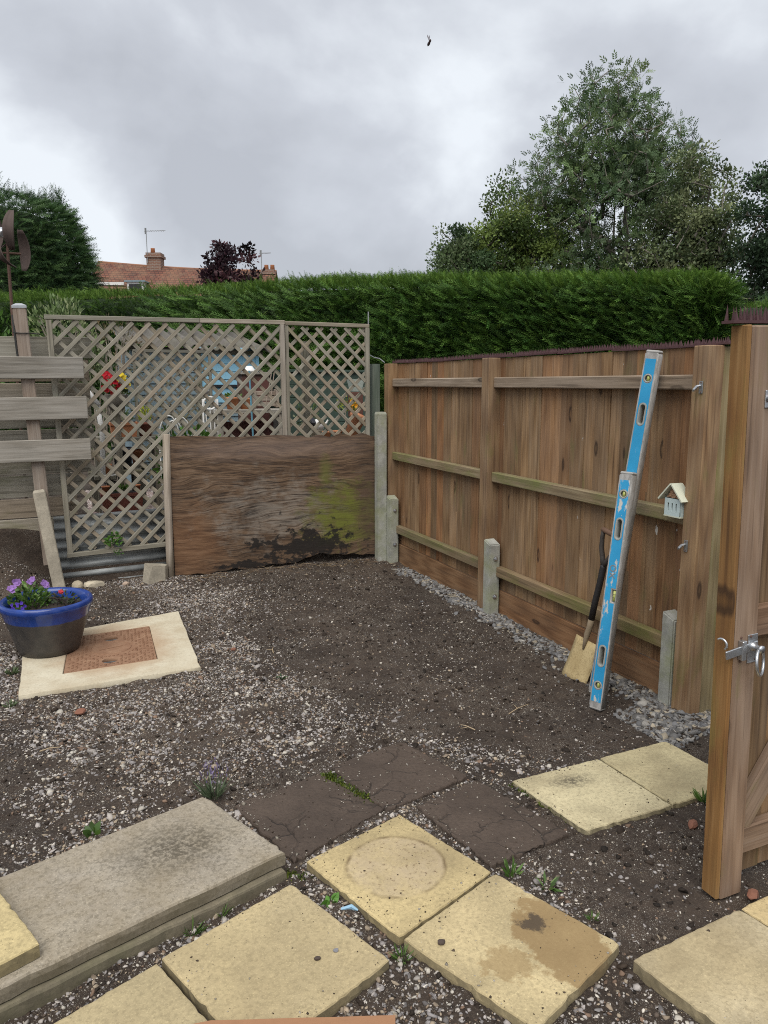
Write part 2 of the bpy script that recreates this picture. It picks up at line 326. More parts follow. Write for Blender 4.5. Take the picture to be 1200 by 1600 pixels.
def slab_mat(name, c, circle_at=None, wet=None, dirt=.35, grey=None, gstain=None, speck=.5):
    q = NT(name); v = q.obj(); raw = q.raw; f = q.noise(v, 6, 6, .6); g = q.noise(v, 75, 4, .7); g2 = q.noise(v, 190, 3, .7); big = q.noise(v, 2.3, 4, .6)
    a = tuple(x * .70 for x in c); b = tuple(min(.8, x * 1.16) for x in c)
    col = q.mix(q.step(f, .3, .7), a, b)
    if grey: col = q.mix(q.math('MULTIPLY', q.step(big, .36, .62), .85), col, grey)
    col = q.mix(q.math('MULTIPLY', q.step(q.noise(v, 24, 5, .7), .48, .66), .35), col, tuple(x * .62 for x in c)); col = q.mix(q.math('MULTIPLY', q.step(q.noise(v, 34, 4, .7), .58, .7), .3), col, tuple(min(.8, x * 1.22) for x in c))
    col = q.mix(q.math('MULTIPLY', q.step(g, .46, .64), speck), col, tuple(x * .45 for x in c))
    col = q.mix(q.math('MULTIPLY', q.step(g2, .55, .7), speck), col, tuple(min(.8, x * 1.5) for x in c))
    vo = q.n('TexVoronoi', Scale=75.0); q.L.new(v, vo.inputs['Vector'])
    col = q.mix(q.math('MULTIPLY', q.step(vo.outputs[0], .16, .08), q.step(f, .5, .68)), col, (.05, .035, .025))   # crumbs of soil
    col = q.mix(q.math('MULTIPLY', q.step(q.noise(v, 2.4, 7, .75), .42, .70), min(1, dirt * 1.7)), col, (.215, .165, .092))
    def dist(cx, cy, sx=1, sy=1, wob=.05, wsc=7):
        d = q.n('VectorMath', op='SUBTRACT'); q.L.new(raw, d.inputs[0]); d.inputs[1].default_value = (cx, cy, 0)
        m = q.map(d.outputs[0], (1 / sx, 1 / sy, 0)); l = q.n('VectorMath', op='LENGTH'); q.L.new(m, l.inputs[0])
        return q.math('ADD', l.outputs[1], q.math('MULTIPLY', q.math('SUBTRACT', q.noise(raw, wsc, 6, .7), .5), wob))
    if circle_at:
        d = dist(circle_at[0], circle_at[1], 1, 1, .022, 16); rr = circle_at[2]
        col = q.mix(q.math('MULTIPLY', q.step(d, rr + .004, rr - .01), q.math('MULTIPLY', q.step(q.noise(raw, 9, 5, .7), .3, .62), .5)), col, q.mix(f, (.40, .30, .19), (.50, .42, .32)))
        ringm = q.step(q.math('ABSOLUTE', q.math('SUBTRACT', d, rr)), .011, .001)
        col = q.mix(q.math('MULTIPLY', ringm, q.math('MULTIPLY', q.step(q.noise(raw, 8, 4, .6), .40, .62), .8)), col, (.13, .085, .04))
        col = q.mix(q.math('MULTIPLY', q.math('MULTIPLY', q.step(d, rr, rr - .03), q.step(q.noise(raw, 55, 4, .7), .57, .66)), .75), col, (.11, .06, .03))
    if wet:
        d = dist(*wet[:2], wet[2], wet[3], 1.5, 9); wmk = q.step(d, .95, .82)
        col = q.mix(q.math('MULTIPLY', wmk, .8), col, q.mix(f, (.19, .115, .045), (.30, .20, .085)))
        d2 = dist(wet[0] - .03, wet[1] + .09, .06, .05, 2.6, 24); col = q.mix(q.math('MULTIPLY', q.step(d2, .8, .5), .85), col, (.05, .036, .025))
        d3 = dist(wet[0] - .19, wet[1] - .02, .12, .10, 2.4, 22); col = q.mix(q.math('MULTIPLY', q.step(d3, .7, .45), .6), col, (.26, .17, .07))
    if gstain:
        d = dist(*gstain[:2], gstain[2], gstain[3], 1.6, 11); col = q.mix(q.math('MULTIPLY', q.math('MULTIPLY', q.step(d, 1.25, .2), q.step(g, .3, .55)), .85), col, (.075, .062, .042))
    # soil and algae on the cut edges, plus side shade painted into the colour
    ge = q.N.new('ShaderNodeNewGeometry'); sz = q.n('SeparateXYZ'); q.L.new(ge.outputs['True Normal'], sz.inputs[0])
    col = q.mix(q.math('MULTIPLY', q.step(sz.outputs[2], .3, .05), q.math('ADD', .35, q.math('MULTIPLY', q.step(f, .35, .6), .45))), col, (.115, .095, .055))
    h = q.math('ADD', q.math('MULTIPLY', g, .7), f)
    return q.fin(col, .9, h, .2, .004)
YEL = (.53, .42, .215)
# ================================================================== paving layout (world metres)
def par(c, d1, d2): c = np.array(c); d1 = np.array(d1); d2 = np.array(d2); return [tuple(c), tuple(c + d1), tuple(c + d1 + d2), tuple(c + d2)]
P_A = [(-2.058, -4.152), (-1.647, -4.016), (-1.508, -4.449), (-1.917, -4.609)]
P_B = [(-1.503, -4.459), (-1.340, -4.884), (-1.735, -5.040), (-1.909, -4.619)]
P_C = [(-2.566, -4.421), (-2.137, -4.247), (-1.976, -4.681), (-2.405, -4.855)]
P_D = [(-3.006, -4.604), (-2.578, -4.432), (-2.418, -4.862), (-2.845, -5.038)]
P_E = [(-2.871, -4.36), (-3.040, -3.943), (-3.457, -4.112), (-3.288, -4.529)]
P_F = [(-1.352, -4.947), (-.906, -4.907), (-.83, -5.35), (-1.274, -5.39)]
P_G = [(-.896, -4.904), (-.45, -4.864), (-.376, -5.306), (-.822, -5.346)]
P_H = [(-1.112, -3.948), (-.665, -3.932), (-.644, -4.349), (-1.056, -4.356)]
P_I = [(-.657, -3.932), (-.274, -3.919), (-.255, -4.335), (-.637, -4.349)]
P_K = [(-2.198, -3.658), (-1.809, -3.553), (-1.667, -3.91), (-2.084, -4.104)]
P_M = [(-1.753, -3.517), (-1.377, -3.418), (-1.245, -3.826), (-1.664, -3.925)]
P_N = [(-1.547, -3.946), (-1.226, -3.86), (-1.11, -4.334), (-1.472, -4.387)]
P_L = [(-2.312, -3.693), (-2.13, -4.153), (-3.26, -4.525), (-3.44, -4.078)]
P_MH = [(-3.007, -2.194), (-3.003, -1.225), (-2.02, -.983), (-2.065, -2.152)]
SLABS = [P_A, P_B, P_C, P_D, P_F, P_G, P_H, P_I, P_K, P_M, P_N, P_L, P_MH]
def inpoly(x, y, P, grow=0.0):
    c = np.mean(P, 0); s = np.ones(np.shape(x), bool); sg = 0; n = len(P)
    ar = sum(P[i][0] * P[(i + 1) % n][1] - P[(i + 1) % n][0] * P[i][1] for i in range(n)); sg = 1 if ar > 0 else -1
    for i in range(n):
        a = P[i]; b = P[(i + 1) % n]; dx, dy = b[0] - a[0], b[1] - a[1]; l = math.hypot(dx, dy)
        s &= sg * (dx * (y - a[1]) - dy * (x - a[0])) / l > -grow
    return s
def S(t): t = np.clip(t, 0, 1); return t * t * (3 - 2 * t)
def gh(x, y):
    x = np.asarray(x, float); y = np.asarray(y, float)
    near = S((8 - np.hypot(x + 1.5, y + 2.5)) / 3)
    z = ((fbm(x, y, 1.3, 3, 1) - .5) * .035 + (fbm(x, y, 7, 3, 5) - .5) * .03 + (fbm(x, y, 30, 3, 9) - .5) * .016) * near
    z = z + .21 * S((-2.74 - x) / .4) * S((y + .55) / .5) + .06 * S((y + .5) / .5) * S((.3 - x) / .3)
    z = z + .022 * S((x + .22) / .16) * S((-.3 - y) / .2) * S((.5 - x) / .2)
    z = z * (1 - S((y - .02) / .05)) + (.5 + z * .15) * S((y - .02) / .05)
    for P in SLABS: z = np.where(inpoly(x, y, P, -.012), np.minimum(z, 0) - .03, z)
    for P in (P_K, P_M, P_N): z = np.where(inpoly(x, y, P, .05) & ~inpoly(x, y, P, -.012), z * .4 - .004, z)
    return z
def g1(x, y): return float(gh(np.array([x]), np.array([y]))[0])
def axis(a, b, st, lo, hi):
    m = list(np.arange(a, b, st)); q = st; x = a; left = []
    while x > lo: q *= 1.35; x -= q; left.append(x)
    q = st; x = m[-1]; right = []
    while x < hi: q *= 1.35; x += q; right.append(x)
    return np.array(left[::-1] + m + right)
xs = axis(-3.5, .4, .0155, -400, 400); ys = axis(-5.4, .12, .0155, -60, 700)
gx, gy = np.meshgrid(xs, ys); gz = gh(gx, gy); nx, ny = len(xs), len(ys)
ii = (np.arange(ny - 1)[:, None] * nx + np.arange(nx - 1)[None]).ravel()
q = NT('soil'); v = q.obj(False)
a = q.noise(v, 1.1, 5, .6); b = q.noise(v, 14, 6, .65); c_ = q.noise(v, 90, 4, .7); d_ = q.noise(v, 330, 3, .7)
col = q.mix(q.step(a, .36, .64), (.028, .018, .012), (.072, .050, .035)); col = q.mix(q.math('MULTIPLY', q.step(b, .35, .7), .8), col, (.022, .0145, .010))
col = q.mix(q.math('MULTIPLY', q.step(c_, .48, .72), .6), col, (.105, .078, .056))
for sc_, th_, cc_ in ((150, .2, (.42, .38, .31)), (95, .14, (.30, .28, .25)), (230, .22, (.5, .47, .4))):
    vo = q.n('TexVoronoi', Scale=float(sc_)); q.L.new(v, vo.inputs['Vector']); col = q.mix(q.math('MULTIPLY', q.step(vo.outputs[0], th_, th_ * .6), q.step(q.noise(v, 4.4, 4, .7), .40, .62)), col, cc_)
h = q.math('ADD', q.math('MULTIPLY', c_, .6), q.math('ADD', q.math('MULTIPLY', d_, .25), b)); M_soil = q.fin(col, .95, h, .9, .014)
gr = bulk('ground', np.stack([gx.ravel(), gy.ravel(), gz.ravel()], 1), np.stack([ii, ii + 1, ii + 1 + nx, ii + nx], 1), None, M_soil, None, True)
tag(gr, 'dark brown bare soil of the yard with mixed stone chips', kind='structure')

# ---- gravel (nobody could count it)
PHI = (1 + 5 ** .5) / 2
ICO = np.array([(-1, PHI, 0), (1, PHI, 0), (-1, -PHI, 0), (1, -PHI, 0), (0, -1, PHI), (0, 1, PHI), (0, -1, -PHI), (0, 1, -PHI), (PHI, 0, -1), (PHI, 0, 1), (-PHI, 0, -1), (-PHI, 0, 1)]) / 1.9
ICOF = np.array([(0, 11, 5), (0, 5, 1), (0, 1, 7), (0, 7, 10), (0, 10, 11), (1, 5, 9), (5, 11, 4), (11, 10, 2), (10, 7, 6), (7, 1, 8), (3, 9, 4), (3, 4, 2), (3, 2, 6), (3, 6, 8), (3, 8, 9), (4, 9, 5), (2, 4, 11), (6, 2, 10), (8, 6, 7), (9, 8, 1)])
OCT = np.array([(1, 0, 0), (-1, 0, 0), (0, 1, 0), (0, -1, 0), (0, 0, 1), (0, 0, -1)], float); OCTF = np.array([(0, 2, 4), (2, 1, 4), (1, 3, 4), (3, 0, 4), (2, 0, 5), (1, 2, 5), (3, 1, 5), (0, 3, 5)])
PAL = [(.44, .405, .385), (.36, .33, .32), (.28, .262, .26), (.54, .495, .45), (.38, .31, .23), (.30, .24, .18), (.60, .56, .49), (.23, .155, .11), (.19, .175, .17), (.43, .395, .37), (.35, .33, .32), (.13, .10, .08)]
def stones(name, x, y, size, mat, label, pal=PAL, wts=None, ico=True, z=None, parent=None, flat=.62):
    n = len(x); T, TF = (ICO, ICOF) if ico else (OCT, OCTF)
    z = gh(x, y) if z is None else z; Rm = rand_rot(n); Sz = size[:, None] * np.stack([RNG.uniform(.75, 1.25, n), RNG.uniform(.55, 1.0, n), RNG.uniform(.26, .62, n)], 1)
    Rz = Rm.copy(); yaw = RNG.uniform(0, 6.28, n); tl = RNG.normal(0, .35, (n, 2)); c, s = np.cos(yaw), np.sin(yaw)
    Rz[:] = 0; Rz[:, 0, 0] = c; Rz[:, 0, 1] = -s; Rz[:, 1, 0] = s; Rz[:, 1, 1] = c; Rz[:, 2, 2] = 1; Rz[:, 2, 0] = tl[:, 0]; Rz[:, 2, 1] = tl[:, 1]
    V, F = stamp(T, TF, np.stack([x, y, z + size * .06], 1), Rz, Sz)
    V = V + RNG.normal(0, 1, V.shape) * np.repeat(size, len(T))[:, None] * .14
    o = bulk(name, V, F, tints(n, len(T), pal, .16, wts=wts), mat, parent)
    return tag(o, label, None, None, 'stuff')
M_stone = tinted('stone_chip', .8, bump=220)
SOIL_BED = [(-1.82, -.25), (-.15, -.15), (-.2, -1.9), (-.25, -3.2), (-.35, -3.6), (-1.05, -3.85), (-1.28, -3.25), (-1.5, -2.4), (-1.72, -1.2)]
SOIL_FRONT = [(-1.3, -4.4), (-.95, -4.36), (-.55, -4.42), (-.3, -4.7), (-.95, -4.88), (-1.3, -4.82)]
def cover(x, y):
    d = S((fbm(x, y, 1.5, 3, 21) - .33) / .26) * (.22 + .70 * S((fbm(x, y, 4.5, 4, 31) - .42) / .16))
    d = d * (.35 + .65 * S((-1.25 - x) / .5)); d = np.where(inpoly(x, y, SOIL_BED, .06 * 1), d * .10 + .02, d)
    d = np.where(inpoly(x, y, SOIL_FRONT, .05), .05, d)
    d = np.maximum(d, 1.0 * S((x + .155 + .14 * (fbm(x, y, 6, 3, 3) - .5)) / .10) * S((-.25 - y) / .2))
    d = np.maximum(d, .9 * np.exp(-((x + 1.95) / .5) ** 2 - ((y + 3.25 - .22 * (x + 1.95)) / .16) ** 2))
    d = np.maximum(d, .8 * np.exp(-((x + 1.15) / .25) ** 2 - ((y + 3.62 + .9 * (x + 1.15)) / .12) ** 2))
    d = np.maximum(d, .75 * np.exp(-((x + 2.55) / .55) ** 2 - ((y + 2.55) / .3) ** 2)); d = np.where((y < -4.2) & (x < -1.3), np.maximum(d, .5), d)
    d = np.maximum(d, .8 * np.exp(-((x + 1.8) / .35) ** 2 - ((y + .75) / .55) ** 2))
    d = np.where((x < -2.45) & (y > -.75), d * .5 + .12, d); d = np.where((x > .07) & (y > -3.6), 0, d); return d
def keep_off(x, y, g=.004):
    k = np.ones(len(x), bool)
    for P in SLABS: k &= ~inpoly(x, y, P, g)
    return k & (np.hypot(x + 2.85, y + 1.49) > .16)
def draw(n, lo, x0=-3.45, x1=.3, y0=-5.25, y1=.0):
    x = RNG.uniform(x0, x1, n); y = RNG.uniform(y0, y1, n); k = (RNG.uniform(0, 1, n) < cover(x, y) ** lo) & keep_off(x, y)
    dx, dy = x - CAM.x, y - CAM.y; dep = dx * .392 + dy * .92; lat = dx * .92 - dy * .392; k &= np.abs(lat) < dep * .6 + .4   # outside the photo's reach nothing shows
    return x[k], y[k]
x, y = draw(185000, .9); k = x < -.24; stones('gravel', x[k], y[k], RNG.lognormal(math.log(.0049), .38, k.sum()), M_stone, 'mixed grey and tan stone chips strewn over the yard')
x, y = draw(15000, 1.7); k = x < -.24; stones('coarse_gravel', x[k], y[k], RNG.lognormal(math.log(.0095), .32, k.sum()), M_stone, 'larger grey and buff stones among the chips')
x = RNG.uniform(-.28, .09, 9500); y = RNG.uniform(-3.62, -.3, 9500); k = (RNG.uniform(0, 1, 9500) < cover(x, y) ** 1.6 * (.55 + .45 * S((-.6 - y) / 1.5)))
x2 = RNG.uniform(-.28, .45, 2600); y2 = RNG.uniform(-3.95, -3.55, 2600); k2 = keep_off(x2, y2); x = np.r_[x[k], x2[k2]]; y = np.r_[y[k], y2[k2]]
stones('fence_gravel', x, y, RNG.lognormal(math.log(.0155), .25, len(x)), M_stone, 'band of larger blue grey gravel along the foot of the fence', [(.26, .255, .25), (.19, .19, .195), (.36, .345, .32), (.14, .135, .13), (.40, .35, .27), (.085, .065, .05)], [.27, .23, .17, .13, .08, .12])
n = 70000; x = RNG.uniform(-3.4, .1, n); y = RNG.uniform(-5.2, .0, n); k = keep_off(x, y) & (RNG.uniform(0, 1, n) < (.25 + .75 * S((fbm(x, y, 2.6, 3, 77) - .35) / .3)) * np.where(inpoly(x, y, SOIL_BED, .03), .6, 1.0))
dx, dy = x - CAM.x, y - CAM.y; k &= np.abs(dx * .92 - dy * .392) < (dx * .392 + dy * .92) * .6 + .4
x, y = x[k], y[k]; stones('grit', x, y, RNG.lognormal(math.log(.0029), .35, len(x)), M_stone, 'fine pale grit sprinkled over the dark soil', [(.55, .50, .42), (.68, .65, .58), (.34, .31, .27), (.45, .36, .25), (.09, .07, .055)], [.25, .2, .2, .15, .2], ico=False)
n = 6000; x = RNG.uniform(-3.4, .0, n); y = RNG.uniform(-5.2, .0, n); k = keep_off(x, y); x, y = x[k], y[k]
stones('soil_crumbs', x, y, RNG.lognormal(math.log(.0075), .4, len(x)), M_stone, 'crumbs of dark brown soil', [(.035, .024, .017), (.055, .039, .028), (.025, .018, .013)])
for nm, P, cnt, lab, zz_ in (('slab_grit', [P_A, P_B, P_C, P_F, P_H, P_I], 150, 'specks of soil and grit lying on the pale slabs', .036), ('mud_grit', [P_K, P_M, P_N], 190, 'grit lying on the mud covered slabs', .008)):
    X = []; Y = []; Z = []
    for p in P:
        p = np.array(p); u = RNG.uniform(.02, .98, (cnt, 2)); ed = RNG.uniform(0, 1, cnt) < .7; sd_ = RNG.integers(0, 2, cnt); u[np.arange(cnt), sd_] = np.where(ed, np.where(RNG.uniform(0, 1, cnt) < .5, .015 + np.abs(RNG.normal(0, .05, cnt)), .985 - np.abs(RNG.normal(0, .05, cnt))), u[np.arange(cnt), sd_]); e1 = p[1] - p[0]; e2 = p[3] - p[0]; q_ = p[0] + u[:, :1] * e1 + u[:, 1:] * e2; X.append(q_[:, 0]); Y.append(q_[:, 1]); Z.append(np.full(cnt, (.0215 if p.tolist()[0] in (list(P_H[0]), list(P_I[0])) else zz_)))
    x, y, z = map(np.concatenate, (X, Y, Z)); sz = RNG.lognormal(math.log(.0022 if nm == 'slab_grit' else .003), .45, len(x))
    stones(nm, x, y, sz, M_stone, lab, [(.07, .05, .035), (.11, .08, .055), (.3, .27, .22), (.5, .46, .4)], [.45, .25, .15, .15] if nm == 'slab_grit' else [.2, .2, .3, .3], ico=False, z=z)

# ================================================================== paving slabs
def slab(name, P, zt, th, mat, label, cat='slab', group=None, jit=.0009, tilt=(0, 0), bv=.0035, mid=None, dish=None):
    c = np.mean(P, 0); nseg = 22; bm = bmesh.new(); top = []
    for i in range(4):
        a = np.array(P[i]); b = np.array(P[(i + 1) % 4])
        for k in range(nseg): t = k / nseg; p = a + (b - a) * t - c; top.append((p[0] + random.gauss(0, jit), p[1] + random.gauss(0, jit)))
    for ci in range(4):
        for dk in (-1, 0, 1): k = (ci * nseg + dk) % len(top); q_ = random.uniform(0, .007) * (1 if dk == 0 else .3); l_ = math.hypot(*top[k]); top[k] = (top[k][0] * (1 - q_ / l_), top[k][1] * (1 - q_ / l_))
    for _ in range(5): k = random.randrange(len(top)); q_ = random.uniform(.002, .005); l_ = math.hypot(*top[k]); top[k] = (top[k][0] * (1 - q_ / l_), top[k][1] * (1 - q_ / l_))
    if sum(top[i][0] * top[(i + 1) % len(top)][1] - top[(i + 1) % len(top)][0] * top[i][1] for i in range(len(top))) < 0: top = top[::-1]
    bm.free(); n = len(top); V = []; F = []
    def inset(p, d): l_ = math.hypot(*p); return (p[0] * (1 - d / l_), p[1] * (1 - d / l_))
    rg = [[(*inset(p, bv * 2.2), 0) for p in top], [(*inset(p, bv * .8), -bv * .35) for p in top], [(*p, -bv * 1.3 - random.uniform(0, .002)) for p in top], [(*inset(p, -.001 + random.uniform(-.0015, .0015)), -th * .5) for p in top], [(*p, -th) for p in top]]
    for r_ in rg: V += r_
    F.append(tuple(range(n))); F.append(tuple(range(5 * n - 1, 4 * n - 1, -1)))
    for r_ in range(4):
        for k in range(n): k2 = (k + 1) % n; F.append((r_ * n + k, (r_ + 1) * n + k, (r_ + 1) * n + k2, r_ * n + k2))
    bb = B(); bb.add(V, F); me = bb.mesh(name)
    o = link(name, me, mat, None, Matrix.Translation((c[0], c[1], zt))); return tag(o, label, cat, group)
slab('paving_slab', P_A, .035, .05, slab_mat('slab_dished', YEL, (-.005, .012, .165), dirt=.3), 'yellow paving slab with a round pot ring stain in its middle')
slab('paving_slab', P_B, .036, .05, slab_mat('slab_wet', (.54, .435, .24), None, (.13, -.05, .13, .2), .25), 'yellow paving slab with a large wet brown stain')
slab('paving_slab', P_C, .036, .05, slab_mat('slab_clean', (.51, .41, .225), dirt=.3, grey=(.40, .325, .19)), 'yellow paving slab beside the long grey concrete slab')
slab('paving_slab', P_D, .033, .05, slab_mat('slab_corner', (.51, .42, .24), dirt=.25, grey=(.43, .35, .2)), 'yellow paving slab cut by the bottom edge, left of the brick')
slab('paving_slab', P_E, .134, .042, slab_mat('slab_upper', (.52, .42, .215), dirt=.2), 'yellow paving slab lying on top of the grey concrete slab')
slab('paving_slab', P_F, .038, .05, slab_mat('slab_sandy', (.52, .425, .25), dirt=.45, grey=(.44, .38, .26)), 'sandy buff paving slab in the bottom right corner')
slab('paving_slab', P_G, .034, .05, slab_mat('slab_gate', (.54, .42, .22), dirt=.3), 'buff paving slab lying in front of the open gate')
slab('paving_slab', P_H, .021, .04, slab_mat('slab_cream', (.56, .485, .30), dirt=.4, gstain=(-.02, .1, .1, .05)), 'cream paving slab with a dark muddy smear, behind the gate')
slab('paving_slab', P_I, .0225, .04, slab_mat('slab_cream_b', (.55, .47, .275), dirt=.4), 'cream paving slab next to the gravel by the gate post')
def mud(name):
    q = NT(name); v = q.obj(); f = q.noise(v, 5, 6, .65); g = q.noise(v, 60, 4, .7); wv = q.n('VectorMath', op='ADD')
    nz = q.n('TexNoise', Scale=7.0, Detail=3.0); q.L.new(v, nz.inputs['Vector']); q.L.new(v, wv.inputs[0]); q.L.new(q.map(nz.outputs[1], (.16, .16, .16)), wv.inputs[1])
    vo = q.N.new('ShaderNodeTexVoronoi'); vo.feature = 'DISTANCE_TO_EDGE'; vo.inputs['Scale'].default_value = 6.5; q.L.new(wv.outputs[0], vo.inputs['Vector'])
    cr_ = q.math('MULTIPLY', q.step(vo.outputs[0], .035, .004), q.step(q.noise(v, 3.1, 3), .46, .58))
    col = q.mix(q.step(f, .3, .7), (.052, .036, .026), (.092, .066, .049)); col = q.mix(q.math('MULTIPLY', q.step(g, .45, .75), .5), col, (.033, .022, .016)); col = q.mix(q.math('MULTIPLY', cr_, .3), col, (.018, .012, .009))
    h = q.math('SUBTRACT', q.math('ADD', f, q.math('MULTIPLY', g, .5)), q.math('MULTIPLY', cr_, .7)); return q.fin(col, .8, h, .9, .014)
slab('muddy_slab', P_K, .006, .04, mud('wet_mud_a'), 'cracked mud covered slab touching the end of the concrete slab', jit=.003)
slab('muddy_slab', P_M, .007, .04, mud('wet_mud_b'), 'mud covered slab farthest back, beside the soil bed', jit=.003)
slab('muddy_slab', P_N, .008, .04, mud('wet_mud_c'), 'mud covered slab between the ring stained slab and the cream slabs', jit=.003)
M_long = concrete('weathered_concrete', (.29, .25, .185), .55, None, dk=.75); M_long2 = concrete('mossy_concrete', (.20, .17, .115), .5, (.11, .105, .055), dk=.7)
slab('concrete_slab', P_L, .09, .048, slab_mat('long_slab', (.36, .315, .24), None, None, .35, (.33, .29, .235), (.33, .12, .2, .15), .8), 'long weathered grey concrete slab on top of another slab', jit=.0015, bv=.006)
slab('concrete_slab', [(-2.33, -3.73), (-2.128, -4.178), (-2.62, -4.33), (-3.25, -4.52), (-3.44, -4.1)][0:2] + [(-3.25, -4.535), (-3.44, -4.1)], .037, .06, M_long2, 'mossy lower concrete slab under the long grey one', jit=.002, bv=.006)
# brick at the very front edge
random.seed(3); pr = [(-2.554, -4.742), (-2.487, -4.752), (-2.414, -4.781), (-2.297, -4.825), (-2.209, -4.86), (-2.121, -4.893), (-2.065, -4.915)]
bm = B(); bm.prism(pr + [(p[0] - .045, p[1] - .1) for p in pr[::-1]], .0375, .09)
o = bm.obj('brick_fragment', plain('orange_brick', (.32, .165, .085), .9, 0, .3, 40, .4)); tag(o, 'orange terracotta brick piece lying on the slabs at the bottom edge', 'brick')
# ---- manhole
mh = thing('manhole', (-2.5, -1.6, 0), 'rusty manhole cover set in a pale concrete surround', 'manhole')
q = NT('surround_concrete'); v = q.obj(False); f = q.noise(v, 7, 6, .6); g = q.noise(v, 85, 4, .7)
col = q.mix(q.step(f, .3, .7), (.47, .40, .28), (.60, .55, .42)); col = q.mix(q.math('MULTIPLY', q.step(g, .5, .75), .5), col, (.25, .21, .15)); d = q.n('VectorMath', op='SUBTRACT'); q.L.new(v, d.inputs[0]); d.inputs[1].default_value = (-2.5, -1.62, 0)
l = q.n('VectorMath', op='LENGTH'); q.L.new(q.map(d.outputs[0], (1 / .31, 1 / .42, 0)), l.inputs[0]); col = q.mix(q.math('MULTIPLY', q.step(q.math('ADD', l.outputs[1], q.math('MULTIPLY', f, .5)), 1.55, 1.05), .55), col, (.36, .21, .11)); M_sur = q.fin(col, .9, g, .35, .004)
MC = [(-2.801, -1.965), (-2.705, -1.285), (-2.239, -1.238), (-2.268, -1.92)]
mcw = [(-2.79, -1.955), (-2.745, -1.295), (-2.245, -1.245), (-2.275, -1.92)]
cxm, cym = np.mean(mcw, 0)
def scl(P, k): c = np.mean(P, 0); return [(c[0] + (p[0] - c[0]) * k, c[1] + (p[1] - c[1]) * k) for p in P]
def wob(P, n=8, j=.004):
    o = []
    for i in range(len(P)):
        a = np.array(P[i]); b = np.array(P[(i + 1) % len(P)])
        for k in range(n): p = a + (b - a) * k / n; o.append((p[0] + random.gauss(0, j), p[1] + random.gauss(0, j)))
    return o
me = curve_mesh('surround', [wob(P_MH, 14, .0015), scl(mcw, 1.02)], .06, .003); link('surround', me, M_sur, mh, Matrix.Translation((0, 0, -.006)))
q = NT('rusty_cover'); v = q.obj(False); f = q.noise(v, 12, 6, .65); g = q.noise(v, 70, 4, .7); col = q.mix(q.step(f, .3, .7), (.21, .105, .058), (.32, .19, .115)); col = q.mix(q.math('MULTIPLY', q.step(g, .5, .8), .5), col, (.13, .06, .035)); M_cov = q.fin(col, .85, g, .4, .003)
kh = [(-2.50, -1.42), (-2.535, -1.83)]
me = curve_mesh('cover', [scl(mcw, .985)] + [circle(a, b, .044, 20) for a, b in kh], .03, .002); cov = link('cover', me, M_cov, mh, Matrix.Translation((0, 0, .006)))
for a, b in kh:
    o = B().lathe([(.001, -.05), (.046, -.05), (.046, .0)], 20, (a, b, .0), topcap=False).obj('keyhole', M_black, cov); B().box(a - .042, a + .042, b - .004, b + .004, -.012, .012).obj('lifting_bar', M_dullmetal, cov)
tr = B(); p0 = np.array(mcw[0]); e1 = np.array(mcw[3]) - p0; e2 = np.array(mcw[1]) - p0
for i in range(22):
    for j in range(28):
        u, w_ = (i + 1) / 23, (j + 1) / 29; p = p0 + e1 * u + e2 * w_; dd = math.hypot((p[0] - cxm) / 1.0, (p[1] - cym) / 1.1)
        if dd < .135 or min(math.hypot(p[0] - a, p[1] - b) for a, b in kh) < .06 or random.random() < .25: continue
        s_ = .0065; an = .6 if (i + j) % 2 else -.6; tr.box(-s_, s_, -s_ * .45, s_ * .45, .0205, .0245, Matrix.Translation((p[0], p[1], 0)) @ Matrix.Rotation(an, 4, 'Z'))
tag(tr.obj('tread', M_cov, cov), kind='stuff')
B().ring((cxm, cym, .021), (0, 0, 1), .118, .004, 36, 6).obj('emblem_ring', M_cov, cov); B().box(-.07, .07, -.008, .008, .0205, .025, Matrix.Translation((cxm, cym, 0)) @ Matrix.Rotation(.25, 4, 'Z')).obj('emblem_bar', M_cov, cov)
# ================================================================== closeboard fence (inner face along x = 0)
M_backb = wood('weathered_back_board', (.12, .108, .08), (.23, .208, .16), (.33, .305, .25), (.36, .34, .29), .5, (.14, .14, .07), .2, .2, rv=.2, knots=False)
random.seed(21)
fe = thing('board_fence', (.04, -1.9, 0), 'brown timber closeboard fence with vertical boards and three rails', 'fence')
PY_ = [(-.15, -.05), (-1.86, -1.76), (-3.77, -3.675)]
for i, (a, b) in enumerate(PY_): plank('post', (.03, (a + b) / 2, -.12), (.03, (a + b) / 2, 1.80), .10 if i < 2 else .095, b - a, (0, -1, 0), M_post, fe, .004)
plank('gate_stop', (.115, -3.745, -.06), (.115, -3.745, 1.795), .085, .05, (0, -1, 0), M_olive, fe, .004)
for (a, b) in ((-1.76, -.15), (-3.675, -1.86)):
    for z, m in ((1.635, M_rail), (.99, M_railmoss), (.335, M_railmoss)):
        plank('rail', (.042, a - .001, z), (.042, b + .001, z), .07, .052, (-1, 0, 0), m, fe, .006)
    plank('gravel_board', (.066, a + .002, .095), (.066, b - .002, .095), .20, .026, (-1, 0, 0), M_gravelboard, fe, .003)
